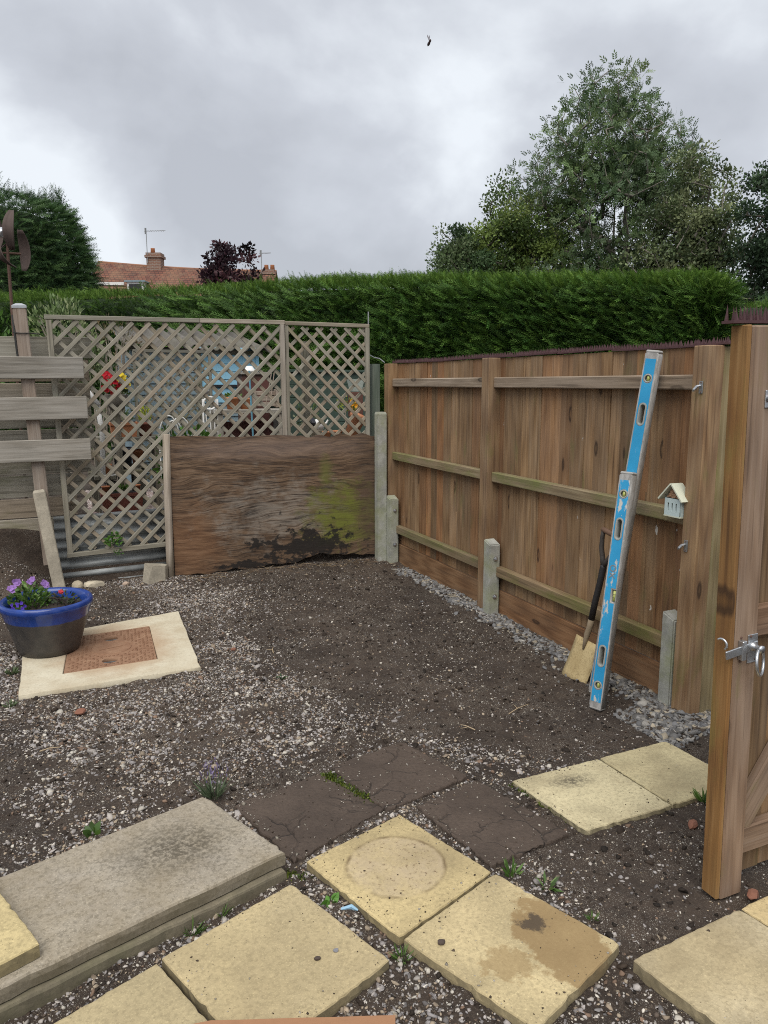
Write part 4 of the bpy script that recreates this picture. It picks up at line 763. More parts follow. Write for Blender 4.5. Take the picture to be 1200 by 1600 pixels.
# ================================================================== spade
sp = thing('spade', (-.19, -3.1, .0), 'spade with a clay yellow blade and black shaft leaning on the fence', 'spade')
A0 = Vector((-.195, -3.095, -.015)); S0 = Vector((-.098, -3.108, .222)); A1 = Vector((-.055, -3.225, .89)); BL_ = (S0 - A0).length
def axes(d):
    d = d.normalized(); w_ = Vector((.04, -1, -.12)); w_ = (w_ - d * w_.dot(d)).normalized(); n_ = d.cross(w_); n_ = -n_ if n_.x > 0 else n_; return d, w_, n_
AX1, AX2 = axes(S0 - A0), axes(A1 - S0)
def sp_(s_, w_, n_=0): return A0 + AX1[0] * s_ + AX1[1] * w_ + AX1[2] * n_ if s_ <= BL_ else S0 + AX2[0] * (s_ - BL_) * .98 + AX2[1] * w_ + AX2[2] * n_
b = B(); vs = []; fs = []
for i in range(7):
    for j in range(7):
        s_ = BL_ * i / 6; u = (j / 6 - .5) * (.20 - .012 * (i / 6)); dsh = .010 * (1 - (2 * (j / 6) - 1) ** 2) + .012 * (i / 6) ** 2
        vs.append(sp_(s_ - .012 * (2 * j / 6 - 1) ** 2 * (i == 0), u, dsh - .02))
for i in range(6):
    for j in range(6): a = i * 7 + j; fs.append((a, a + 1, a + 8, a + 7))
b.add(vs, fs); q = NT('clay_coated_blade'); v = q.obj(False); f = q.noise(v, 9, 6, .65); g = q.noise(v, 120, 4, .7); col = q.mix(q.step(f, .3, .7), (.38, .28, .13), (.56, .44, .23)); col = q.mix(q.math('MULTIPLY', q.step(g, .5, .68), .6), col, (.20, .13, .05)); col = q.mix(q.math('MULTIPLY', q.step(q.noise(v, 22, 6, .75), .58, .66), .7), col, (.14, .095, .05)); M_bl = q.fin(col, .85, g, .4, .003)
o = b.obj('blade', M_bl, sp, None, True); o.modifiers.new('t', 'SOLIDIFY').thickness = .004
b = B(); b.tube([sp_(.20, 0, -.004), sp_(.25, 0, .008), sp_(.30, 0, .006), sp_(.34, 0, .0), sp_(.40, 0, 0)], [.007, .013, .017, .017, .0165], 10); b.obj('socket', plain('muddy_steel', (.26, .20, .13), .8), sp, None, True)
b = B(); b.tube([sp_(.385, 0, 0), sp_(.5, 0, .002), sp_(.6, .002, 0), sp_(.70, .0, 0), sp_(.715, 0, 0)], [.0175, .0175, .0175, .018, .016], 10); b.obj('shaft', plain('scuffed_black_shaft', (.022, .02, .02), .55, 0, .4, 45, .2), sp, None, True)
b = B(); b.tube([sp_(.705, 0, 0), sp_(.745, -.018, 0), sp_(.80, -.045, 0), sp_(.86, -.056, 0), sp_(.905, -.056, 0)], [.015, .014, .013, .012, .012], 10); b.obj('handle_arm', plain('grubby_black_arm', (.05, .042, .036), .7, 0, .5, 40, .2), sp, None, True)
b = B(); b.tube([sp_(.705, 0, 0), sp_(.745, .018, 0), sp_(.80, .045, 0), sp_(.86, .056, 0), sp_(.905, .056, 0)], [.015, .014, .013, .012, .012], 10); b.obj('handle_arm', plain('grubby_black_arm', (.05, .042, .036), .7, 0, .5, 40, .2), sp, None, True)
b = B(); b.tube([sp_(.90, -.066, 0), sp_(.90, -.03, 0), sp_(.90, .03, 0), sp_(.90, .066, 0)], [.014, .0155, .0155, .014], 12); b.obj('grip', plain('brown_grip', (.16, .09, .055), .7, 0, .35, 40, .2), sp, None, True)
# ================================================================== insect house
ih = thing('insect_house', (-.01, -3.625, 1.0), 'small pale blue insect house with a pitched roof by the end post', 'insect house')
M_pb = plain('pale_blue_paint', (.50, .60, .60), .6, 0, .1, 40, .1); M_cr = plain('cream_green_roof', (.60, .62, .50), .6, 0, .12, 40, .1)
Mi = frame((-.036, -3.574, 1.0), (0, -1, 0), (-1, 0, 0)); Mi = frame((-.034, -3.572, 1.0), (0, -1, 0), (-1, 0, 0))   # local x right (seen from the garden), y: check sign below
Wd = .10; sy = 1 if Mi.to_3x3().col[1].z > 0 else -1
slots = [[(xc - .0035, sy * .02), (xc + .0035, sy * .02), (xc + .0035, sy * .062), (xc - .0035, sy * .062)] for xc in (.024, .05, .076)]
link('front_board', curve_mesh('front_board', [[(0, 0), (Wd, 0), (Wd, sy * .083), (0, sy * .083)]] + slots, .006), M_pb, ih, Mi)
b = B(); b.box(.002, Wd - .002, *sorted((sy * .002, sy * .08)), -.044, -.012); b.obj('inner_box', M_black, ih, Mi)
for xx in (0, Wd): b = B(); b.box(xx - .003, xx + .003, *sorted((0, sy * .086)), -.048, -.0035); b.obj('side_board', M_pb, ih, Mi)
b = B(); b.box(-.003, Wd + .003, *sorted((0, -sy * .006)), -.048, .003); b.obj('base_board', M_cr, ih, Mi)
for sgn in (-1, 1):
    xe = Wd / 2 + sgn * .075; b = B(); ap = (Wd / 2, sy * .152); ee = (xe, sy * .073); nx_ = (-(ee[1] - ap[1]), ee[0] - ap[0]); l_ = math.hypot(*nx_); of_ = .007; nn = (nx_[0] / l_ * of_, nx_[1] / l_ * of_)
    if nn[1] * sy < 0: nn = (-nn[0], -nn[1])
    poly = [ap, ee, (ee[0] + nn[0], ee[1] + nn[1]), (ap[0] + nn[0], ap[1] + nn[1])]; vs = [(p[0], p[1], z_) for z_ in (-.05, .022) for p in poly]; b.add(vs, [(0, 1, 2, 3), (7, 6, 5, 4), (0, 4, 5, 1), (1, 5, 6, 2), (2, 6, 7, 3), (3, 7, 4, 0)]); b.obj('roof_board', M_cr, ih, Mi)
M_tube_ = plain('cane_end', (.42, .25, .15), .8, 0, .35, 20, .2); tri_b = B(); rowz = .0895; k = 0
while rowz < .145:
    half = (.152 - rowz) / (.152 - .083) * (Wd / 2) - .006; xx = Wd / 2 - half + (k % 2) * .003
    while xx < Wd / 2 + half:
        bb = B(); bb.tube([(xx, sy * rowz, -.045), (xx, sy * rowz, random.uniform(-.004, .002))], .0036, 7); bb.obj('cane', M_tube_, ih, Mi); xx += .0078
    rowz += .0068; k += 1
# ================================================================== blue glazed pot
q = NT('two_tone_glaze'); v = q.obj(False); sx_ = q.n('SeparateXYZ'); q.L.new(v, sx_.inputs[0]); f = q.noise(v, 14, 5, .6); hz = q.math('ADD', sx_.outputs[2], q.math('MULTIPLY', q.math('SUBTRACT', f, .5), .012)); m_ = q.step(hz, .203, .210)
g = q.noise(v, 90, 4, .7); dark = q.mix(q.step(f, .3, .7), (.035, .034, .034), (.075, .066, .058)); dark = q.mix(q.math('MULTIPLY', q.step(g, .58, .75), .35), dark, (.2, .18, .15)); blue = q.mix(q.step(f, .3, .75), (.012, .034, .17), (.026, .066, .29)); col = q.mix(m_, dark, blue)
ro = q.math('SUBTRACT', .45, q.math('MULTIPLY', m_, .3)); M_glaze = q.fin(col, ro, f, .06, .004)
pot = thing('flower_pot', (-2.85, -1.49, .026), 'round blue rimmed dark glazed pot standing on the manhole surround', 'pot')
PM = Matrix.Translation((-2.86, -1.49, .0245)) @ Matrix.Diagonal((1, 1, 1.05, 1))
b = B(); b.lathe([(.001, .004), (.16, .0), (.172, .006), (.184, .04), (.212, .13), (.238, .21), (.254, .258), (.263, .268), (.268, .284), (.264, .300), (.254, .308), (.238, .304), (.228, .290), (.222, .25), (.21, .2)], 64); b.obj('bowl', M_glaze, pot, PM, True)
b = B(); n_ = 48; vs = [(0, 0, .262)]; fs = []
for r_ in range(1, 9):
    for k in range(n_): t = 2 * math.pi * k / n_; rr = .226 * r_ / 8; vs.append((rr * math.cos(t), rr * math.sin(t), .262 - .012 * (r_ / 8) ** 2 + random.uniform(-.006, .006)))
for k in range(n_): fs.append((0, 1 + k, 1 + (k + 1) % n_))
for r_ in range(7):
    for k in range(n_): a = 1 + r_ * n_; k2 = (k + 1) % n_; fs.append((a + k, a + n_ + k, a + n_ + k2, a + k2))
b.add(vs, fs); b.obj('compost', plain('dark_compost', (.03, .021, .016), .95, 0, .5, 90, .8), pot, PM)
n_ = 260; th_ = RNG.uniform(0, 6.28, n_); rr = .215 * np.sqrt(RNG.uniform(0, 1, n_)); o = stones('bark_chips', -2.86 + rr * np.cos(th_), -1.49 + rr * np.sin(th_), RNG.lognormal(math.log(.007), .4, n_), M_stone, None, [(.16, .08, .04), (.09, .06, .04), (.05, .035, .03), (.3, .22, .14)], z=np.full(n_, .283), parent=pot)
M_leaf = tinted('leaf', .5, .25, .4); M_petal = tinted('petal', .6, .3, .2)
LEAF = np.array([(0, 0, 0), (.3, .22, .05), (.3, -.22, .05), (.65, .2, .07), (.65, -.2, .07), (1, 0, 0)], float); LEAFF = np.array([(0, 2, 1), (1, 2, 4), (1, 4, 3), (3, 4, 5)])
def leaves(name, P, D, size, pal, parent, mat=None, T=LEAF, TF=LEAFF, wid=1.0, jit=.18, roll=None):
    P = np.asarray(P, float); D = np.asarray(D, float); n = len(P); S_ = np.asarray(size) * np.ones(n); S3 = np.stack([S_, S_ * wid, S_], 1)
    V, F = stamp(T, TF, P, dir_rot(D, roll=roll), S3); return bulk(name, V, F, tints(n, len(T), pal, jit), mat or M_leaf, parent)
def tuft(parent, name, c, n, r, h_, size, pal, up=.7, wid=1.0, mat=None):
    th = RNG.uniform(0, 6.28, n); rr = r * np.sqrt(RNG.uniform(0, 1, n)); z_ = RNG.uniform(.1, 1, n) * h_; P = np.stack([c[0] + rr * np.cos(th), c[1] + rr * np.sin(th), c[2] + z_ * (1 - .5 * (rr / r) ** 2)], 1)
    D = np.stack([np.cos(th), np.sin(th), np.full(n, up)], 1) + RNG.normal(0, .4, (n, 3)); return leaves(name, P, D, size * RNG.uniform(.6, 1.2, n), pal, parent, mat, wid=wid)
def blossom(parent, c, r, col, up=(0, 0, 1), n=5, name='blossom'):
    up = Vector(up).normalized(); a = up.orthogonal().normalized(); b_ = up.cross(a); P = []; D = []
    for k in range(n): t = 6.283 * k / n + random.random(); d = a * math.cos(t) + b_ * math.sin(t) + up * .35; P.append(tuple(c)); D.append(tuple(d))
    return leaves(name, P, D, r, [col], parent, M_petal, wid=2.0, jit=.08, roll=np.tile(np.array(up), (n, 1)))
GRN = [(.07, .14, .025), (.10, .19, .035), (.05, .10, .02), (.14, .22, .06)]
pe = thing('petunia_plant', (-2.93, -1.40, .28), 'purple flowering petunia in the blue rimmed pot', 'plant')
tuft(pe, 'foliage', (-2.95, -1.42, .275), 330, .11, .15, .04, GRN, .8)
for dx, dy, dz in ((-.06, .0, .165), (.01, -.03, .175), (.085, -.02, .145), (-.09, -.05, .14)): 
    for k in range(3): blossom(pe, (-2.95 + dx + random.uniform(-.015, .015), -1.42 + dy + random.uniform(-.01, .01), .275 + dz + random.uniform(-.012, .012)), .023, (.36, .20, .52), (random.uniform(-.8, .8), -1, random.uniform(.1, 1)))
ro_ = thing('rose_plant', (-2.77, -1.45, .28), 'small dark leaved plant with one red bud in the blue rimmed pot', 'plant'); tuft(ro_, 'foliage', (-2.77, -1.44, .275), 150, .085, .085, .03, [(.05, .075, .035), (.08, .06, .045), (.11, .13, .08)], .6)
for k in range(3): blossom(ro_, (-2.775, -1.47, .365 + .004 * k), .018, (.52, .05, .06), (0, -.6, 1), 5)
lo = thing('lobelia_plant', (-3.0, -1.56, .28), 'small deep blue lobelia at the left rim of the pot', 'plant'); tuft(lo, 'foliage', (-3.01, -1.57, .27), 40, .03, .06, .025, GRN, .8)
for k in range(9): blossom(lo, (-3.01 + random.uniform(-.035, .035), -1.58 + random.uniform(-.03, .03), .29 + random.uniform(0, .07)), .013, (.10, .05, .42), (random.uniform(-1, 1), -1, .5))
# ================================================================== weeds and small plants on the ground
def weed(x, y, r, h_, n, size, label, name='weed', pal=GRN, wid=.6, up=1.0, z=None):
    t = thing(name, (x, y, g1(x, y)), label, 'weed' if name != 'lavender_plant' else 'plant'); z = g1(x, y) if z is None else z; th = RNG.uniform(0, 6.28, n); P = np.stack([x + r * .25 * np.cos(th), y + r * .25 * np.sin(th), np.full(n, z - .003)], 1)
    D = np.stack([np.cos(th) * RNG.uniform(.1, 1, n), np.sin(th) * RNG.uniform(.1, 1, n), up * RNG.uniform(.35, 1, n)], 1); leaves('foliage', P, D, size * RNG.uniform(.5, 1.1, n), pal, t, wid=wid); return t
weed(-2.713, -3.65, .03, .05, 16, .05, 'small leafy weed behind the long concrete slab', wid=1.2)
weed(-2.463, -4.30, .03, .05, 40, .055, 'grass tuft in the gap in front of the long concrete slab', 'grass_tuft', wid=.18)
weed(-2.365, -4.265, .02, .04, 26, .045, 'smaller grass tuft against the lower concrete slab', 'grass_tuft', wid=.18)
weed(-2.04, -4.36, .02, .03, 12, .035, 'round leaved weed beside the ring stained slab', wid=1.6, pal=[(.09, .22, .03)], up=.4)
weed(-1.93, -4.66, .03, .05, 55, .045, 'grass tuft between the yellow slabs at the front', 'grass_tuft', wid=.16)
weed(-1.425, -4.44, .03, .05, 22, .06, 'leafy weed at the corner of the wet stained slab', wid=.35)
weed(-1.355, -4.545, .03, .04, 14, .055, 'flat weed beside the wet stained slab', wid=.4, up=.35)
weed(-1.320, -4.735, .02, .03, 22, .035, 'tiny grass tuft at the far edge of the wet stained slab', 'grass_tuft', wid=.2)
weed(-.49, -4.365, .03, .06, 28, .07, 'weed with pointed leaves at the front edge of the cream slab', wid=.3)
weed(-3.06, -1.80, .05, .04, 45, .045, 'grey green weed left of the manhole surround', wid=.6, pal=[(.13, .17, .09), (.1, .14, .06)])
weed(-3.05, -2.25, .05, .04, 25, .04, 'small weed in the gravel at the left edge', wid=.5, pal=[(.13, .17, .09), (.1, .14, .06)])
weed(-1.667, -2.45, .03, .02, 25, .03, 'dark green weed on the edge of the soil bed', wid=.8, up=.5, pal=[(.04, .09, .03)])
lv = weed(-2.255, -3.56, .06, .15, 90, .11, 'lavender seedling behind the end of the concrete slab', 'lavender_plant', [(.11, .15, .08), (.08, .11, .06)], .1, 1.3)
n_ = 60; th = RNG.uniform(0, 6.28, n_); P = np.stack([-2.255 + .06 * np.cos(th) * RNG.uniform(0, 1, n_), -3.56 + .06 * np.sin(th) * RNG.uniform(0, 1, n_), RNG.uniform(.07, .14, n_)], 1); leaves('blossoms', P, RNG.normal(0, .3, (n_, 3)) + np.array([0, 0, 1]), .018, [(.20, .16, .30), (.27, .22, .38)], lv, M_petal, wid=.6)
def moss(x0, y0, x1, y1, n, label, r=.014):
    t = RNG.uniform(0, 1, n) ; x = x0 + (x1 - x0) * t + RNG.normal(0, r, n); y = y0 + (y1 - y0) * t + RNG.normal(0, r, n); z = gh(x, y); D = RNG.normal(0, .6, (n, 3)) + np.array([0, 0, .8]); o = leaves('moss_patch', np.stack([x, y, np.maximum(z, 0)], 1), D, RNG.uniform(.008, .016, n), [(.08, .11, .015), (.12, .15, .02), (.05, .075, .015)], None, wid=1.2); tag(o, label, None, None, 'stuff')
moss(-1.79, -3.57, -1.70, -3.82, 420, 'green moss in the joint between two muddy slabs'); moss(-1.79, -3.58, -1.775, -3.62, 220, 'cushion of moss at the back of the muddy joint', .012); moss(-1.12, -3.95, -1.05, -4.3, 160, 'thin moss along the edge of the cream slab', .008); moss(-2.2, -4.1, -2.06, -4.2, 120, 'thin moss at the end of the concrete slab')
for (x, y, r_, lb) in ((-1.815, -4.68, .014, 'dark clod of soil on the wet stained slab'), (-2.165, -4.60, .011, 'dark clod of soil on the plain yellow slab'), (-2.105, -4.59, .009, 'grey pebble on the plain yellow slab')): lump('soil_clod' if 'clod' in lb else 'pebble', (x, y, .036 + r_ * .35), (r_, r_ * .8, r_ * .6), plain('clod' + str(x), (.07, .05, .04) if 'clod' in lb else (.2, .2, .22), .9), lb, 'stone', int(r_ * 1e4))
b = B(); b.tube([(-2.02, -4.40, .012), (-1.99, -4.41, .02), (-1.975, -4.425, .012)], [.006, .008, .005], 6); o = b.obj('plastic_scrap', plain('blue_plastic', (.25, .42, .55), .5)); tag(o, 'scrap of pale blue plastic beside the ring stained slab', 'litter')
for k, (x, y, a, ln, lb) in enumerate(((-.75, -3.35, .4, .16, 'pale forked twig on the soil bed near the spade'), (-1.0, -3.45, 2.1, .09, 'short dry twig on the soil bed near the muddy slabs'), (-1.62, -2.1, 1.4, .11, 'straight dry stalk on the edge of the soil bed'), (-2.9, -2.9, .1, .08, 'short dry stalk in the gravel on the left'))):
    z = g1(x, y) + .012; d = Vector((math.cos(a), math.sin(a), 0)); p = Vector((x, y, z)); b = B(); b.tube([p, p + d * ln * .5 + Vector((0, 0, .006)), p + d * ln + Vector((.01, 0, 0))], [.003, .0025, .0015], 5); b.tube([p + d * ln * .5, p + d * ln * .7 + Vector((-d.y, d.x, 0)) * ln * .3], [.002, .001], 5); o = b.obj('twig', plain('dry_twig' + str(k), (.38, .29, .18), .8)); tag(o, lb, 'twig')
n_ = 500; t = RNG.uniform(0, 1, n_); x = -1.85 + 1.8 * t; y = -.10 - np.abs(RNG.normal(0, .07, n_)); D = RNG.normal(0, 1, (n_, 3)) * np.array([1, 1, .12]); o = leaves('dry_straw', np.stack([x, y, gh(x, y) + .008], 1), D, RNG.uniform(.03, .09, n_), [(.30, .21, .12), (.2, .13, .08), (.38, .29, .18)], None, wid=.08); tag(o, 'dry straw and bark litter along the foot of the plywood', None, None, 'stuff')
# ================================================================== neighbour's garden behind the trellis (terrace about 0.5 m up)
TZ = .505; random.seed(5)
n_ = 9000; x = RNG.uniform(-2.5, -1.7, n_); y = RNG.uniform(.5, 2.15, n_); stones('pink_gravel', x, y, RNG.lognormal(math.log(.016), .25, n_), M_stone, 'pale pink gravel bed behind the trellis', [(.62, .52, .48), (.55, .42, .40), (.7, .64, .6), (.42, .33, .32)])
# shed
sh = thing('garden_shed', (-1.3, 3.0, TZ), 'blue boarded garden shed with a corrugated grey roof', 'shed')
M_blue = plain('blue_shed_paint', (.27, .54, .70), .6, 0, .14, 12, .15); M_bluegrey = plain('blue_grey_boards', (.22, .30, .34), .7, 0, .25, 10, .15)
def clad(x0, x1, z0, z1, y, mat, pitch):
    z = z0
    while z < z1 - .01: plank('cladding_board', (x0, y, z + pitch / 2), (x1, y, z + pitch / 2), pitch * 1.06, .016, (0, -1, .10), mat, sh, .002); z += pitch
clad(-1.25, -.62, 1.42, 1.98, 2.2, M_blue, .085); clad(-1.97, -1.26, .55, 1.96, 2.205, M_bluegrey, .12); clad(-1.25, -.62, .55, 1.42, 2.21, M_bluegrey, .12)
plank('corner_trim', (-1.255, 2.185, .55), (-1.255, 2.185, 1.97), .045, .03, (0, -1, 0), M_greyb, sh); plank('corner_trim', (-.61, 2.19, .55), (-.61, 2.19, 1.97), .04, .03, (0, -1, 0), M_blue, sh)
plank('window_bar', (-1.2, 2.18, 1.60), (-.66, 2.18, 1.60), .03, .02, (0, -1, 0), M_black, sh); plank('fascia', (-2.0, 2.17, 2.0), (-.55, 2.17, 1.955), .05, .02, (0, -1, 0), M_greyb, sh)
for xs_ in (-1.98, -.60): b = B(); b.box(xs_ - .01, xs_ + .01, 2.22, 3.6, .5, 1.95); b.obj('side_wall', M_bluegrey, sh)
b = B(); vs = []; fs = []; nr = 90
for j, (yy, zz_) in enumerate(((2.05, 2.035), (3.7, 2.30))):
    for i in range(nr + 1): xx = -2.06 + 1.58 * i / nr; vs.append((xx, yy, zz_ + .028 * math.sin(xx / .15 * 6.283) - .04 * (i / nr)))
for i in range(nr): fs.append((i, i + 1, nr + 2 + i, nr + 1 + i))
b.add(vs, fs); o = b.obj('roof', concrete('asbestos_sheet', (.15, .135, .12), .5, (.12, .12, .08)), sh, None, True); o.modifiers.new('t', 'SOLIDIFY').thickness = .012
# second lattice in front of the shed
l2 = thing('lattice_screen', (-1.65, 1.75, TZ), 'fine dark lattice screen standing in front of the blue grey shed wall', 'trellis')
bk_ = B()
def lat2(x0, x1, z0, z1, y, sp, wd):
    for sgn in (1, -1):
        c = (z0 - x1 if sgn > 0 else x0 + z0) + sp / 2; hi = z1 - x0 if sgn > 0 else x1 + z1
        while c < hi:
            if sgn > 0: a = max(x0, z0 - c); b2 = min(x1, z1 - c); p0 = Vector((a, y, a + c)); p1 = Vector((b2, y, b2 + c))
            else: a = max(x0, c - z1); b2 = min(x1, c - z0); p0 = Vector((a, y + .008, c - a)); p1 = Vector((b2, y + .008, c - b2))
            if b2 - a > .02: bk_.box(0, (p1 - p0).length, -wd / 2, wd / 2, -.003, .003, frame(p0, p1 - p0, (0, -1, 0)))
            c += sp
lat2(-1.97, -1.22, .6, 1.93, 1.75, .10, .022); tag(bk_.obj('lattice_slats', M_greyb, l2), kind='stuff')
for a, b2 in (((-1.97, 1.745, .55), (-1.97, 1.745, 1.95)), ((-1.22, 1.745, .55), (-1.22, 1.745, 1.95)), ((-1.98, 1.745, 1.95), (-1.21, 1.745, 1.95))): plank('screen_frame', a, b2, .03, .025, (0, -1, 0), M_greyb, l2)
# benches, tables and pots
def pot_(name, x, y, z, r, h_, mat, label, rim=True, taper=.72, plant=None, group=None, sx=1, sy_=1):
    t = thing(name, (x, y, z), label, 'pot', group); pr_ = [(.001, .004), (r * taper, 0), (r * .93, h_ * .8)] + ([(r * 1.0, h_ * .8), (r * 1.02, h_)] if rim else [(r, h_)]) + [(r * .88, h_), (r * .84, h_ * .85)]
    b = B(); b.lathe(pr_, 28, (x, y, z), sx, sy_); b.obj('wall', mat, t, None, True); b = B(); b.lathe([(.001, h_ * .88), (r * .86, h_ * .86)], 24, (x, y, z), sx, sy_); b.obj('compost', plain('compost' + label[-6:], (.04, .03, .022), .95), t); return t
def bench(name, x0, x1, y0, y1, z, mat, label, th=.035, leg=.05):
    t = thing(name, ((x0 + x1) / 2, (y0 + y1) / 2, TZ), label, 'bench' if 'bench' in name else 'table'); n = max(2, int((y1 - y0) / .12))
    for k in range(n): d = (y1 - y0) / n; plank('top_board', (x0, y0 + d * (k + .5), z - th / 2), (x1, y0 + d * (k + .5), z - th / 2), d * .94, th, (0, 0, 1), mat, t)
    for xx in (x0 + leg, x1 - leg):
        for yy in (y0 + leg, y1 - leg): plank('leg', (xx, yy, TZ - .05), (xx, yy, z - th), leg, leg, (0, -1, 0), mat, t)
    return t
def trough(x0, x1, y, z0, z1, mat, label, dp=.16):
    t = thing('plant_trough', ((x0 + x1) / 2, y, z0), label, 'pot'); b = B(); k = .92; cx_ = (x0 + x1) / 2; hw = (x1 - x0) / 2; hd = dp / 2
    b.prism([(cx_ - hw * k, y - hd * k), (cx_ + hw * k, y - hd * k), (cx_ + hw * k, y + hd * k), (cx_ - hw * k, y + hd * k)], z0, z1 - .025, [(cx_ - hw, y - hd), (cx_ + hw, y - hd), (cx_ + hw, y + hd), (cx_ - hw, y + hd)]); b.obj('wall', mat, t)
    b = B(); b.prism([(cx_ - hw - .008, y - hd - .008), (cx_ + hw + .008, y - hd - .008), (cx_ + hw + .008, y + hd + .008), (cx_ - hw - .008, y + hd + .008)], z1 - .025, z1); b.obj('rim', mat, t); b = B(); b.box(cx_ - hw * .9, cx_ + hw * .9, y - hd * .8, y + hd * .8, z1, z1 + .006); b.obj('compost', M_black, t); return t
bench('plant_bench', -2.45, -1.85, .75, 1.08, 1.155, M_greyb, 'grey slatted plant bench carrying terracotta troughs behind the trellis')
trough(-2.285, -2.06, .9, 1.156, 1.285, M_terr, 'orange terracotta trough on the slatted bench behind the trellis')
pot_('flowerpot', -1.985, .9, 1.156, .072, .125, M_terr2, 'brown pot with a yellow green shrub on the slatted bench')
yc = thing('dwarf_conifer', (-1.985, .9, 1.26), 'small yellow green shrub growing in the brown pot', 'plant'); tuft(yc, 'foliage', (-1.985, .9, 1.26), 160, .05, .2, .045, [(.38, .42, .04), (.30, .36, .05), (.45, .45, .07)], 2.2, .5)
tg = thing('trough_plant', (-2.17, .9, 1.285), 'thin green seedlings in the terracotta trough', 'plant'); tuft(tg, 'foliage', (-2.17, .9, 1.285), 60, .08, .10, .05, GRN, 2.0, .2)
pot_('flowerpot', -2.2, .8, .875, .088, .19, M_bluepot, 'black plastic pot on the low board behind the trellis', taper=.8)
b = bench('low_bench', -2.5, -2.05, .62, .98, .872, M_greyb, 'low grey board bench under the black pot')
pot_('flowerpot', -2.352, .6, .85, .045, .09, M_terr, 'small terracotta pot with spiky grass left of the black pot'); gz_ = thing('spiky_grass', (-2.352, .6, .94), 'spiky pale grass in the small terracotta pot', 'plant'); tuft(gz_, 'foliage', (-2.352, .6, .93), 70, .04, .05, .11, [(.22, .28, .16), (.28, .33, .2), (.35, .22, .12)], 1.5, .06)
b = bench('small_bench', -2.46, -2.28, .5, .7, .848, M_greyb, 'tiny grey shelf under the small terracotta pot')
pot_('flowerpot', -2.06, .95, .90, .06, .13, M_terr, 'terracotta pot just right of the black pot')
b = bench('pot_shelf', -2.14, -1.98, .86, 1.04, .898, M_greyb, 'small shelf under the terracotta pot beside the black pot')
trough(-2.42, -2.09, .40, .53, .715, M_terr2, 'dark red brown trough low behind the trellis')
for (dx, lb) in ((-2.38, 'small terracotta pot standing at the left end of the dark trough'), (-2.13, 'terracotta saucer pot at the right end of the dark trough')): pot_('flowerpot', dx, .42, .722, .035, .05, M_terr, lb)
dp = thing('trough_plant', (-2.25, .4, .72), 'green leaves growing in the dark red brown trough', 'plant'); tuft(dp, 'foliage', (-2.25, .41, .72), 60, .06, .05, .05, GRN, .8)
wb = thing('wire_planter', (-2.34, .5, .75), 'round cream wire planter ring above the dark trough', 'planter'); 
for z_, r_ in ((.86, .085), (.79, .06), (.745, .05)): B().ring((-2.34, .52, z_), (0, 0, 1), r_, .005, 28, 6).obj('hoop', M_white if z_ > .8 else M_cable, wb)
for k in range(8): t = k * .785; B().tube([(-2.34 + .085 * math.cos(t), .52 + .085 * math.sin(t), .86), (-2.34 + .05 * math.cos(t), .52 + .05 * math.sin(t), .745), (-2.34 + .04 * math.cos(t), .52 + .04 * math.sin(t), .50)], .0035, 5).obj('wire', M_cable, wb)
# hanging basket
hb = thing('hanging_basket', (-2.24, .6, 1.4), 'grey wicker basket of red and yellow flowers behind the trellis', 'basket'); b = B(); b.lathe([(.001, 0), (.05, .0), (.085, .06), (.1, .13), (.095, .135), (.08, .13)], 24, (-2.24, .6, 1.40)); b.obj('wicker_bowl', plain('wicker', (.16, .145, .12), .9, 0, .5, 60, .6), hb, None, True)
tuft(hb, 'foliage', (-2.24, .6, 1.52), 160, .11, .15, .045, [(.05, .09, .025), (.08, .13, .03)], .8)
for k in range(26):
    a = random.uniform(0, 6.28); c_ = (-2.245 + random.uniform(-.10, .10), .54 + random.uniform(-.08, .03), 1.60 + random.uniform(-.05, .11)); red = c_[0] < -2.215; blossom(hb, c_, .030, (.50, .014, .028) if red else (.75, .58, .05), (random.uniform(-.4, .4), -1, .5), 6, 'red_blossom' if red else 'yellow_blossom')
sq_post('basket_stand', -2.24, .62, TZ - .05, 1.40, .05, M_greyb, 'grey wooden post carrying the flower basket', 0)
b = B(); b.tube([(-2.51, .5, 1.60), (-2.40, .48, 1.44)], .032, 16); b.tube([(-2.40, .48, 1.44), (-2.38, .48, 1.2), (-2.40, .5, TZ)], .02, 10); o = b.obj('white_pipe', M_white, None, None, True); tag(o, 'white plastic pipe elbow behind the plank ends', 'pipe')
hp = thing('white_hoops', (-1.74, .7, TZ), 'white bent hoops arching behind the stake', 'hoop')
for dx, w_, hh in ((-1.80, .09, 1.345), (-1.70, .10, 1.33), (-1.76, .085, 1.30)): B().tube([(dx - w_, .7 + dx * .05, TZ), (dx - w_, .7, 1.12)] + [(dx - w_ * math.cos(k * math.pi / 10), .7, 1.12 + (hh - 1.12) * math.sin(k * math.pi / 10)) for k in range(11)] + [(dx + w_, .7, TZ)], .006, 8).obj('hoop', M_white, hp, None, True)
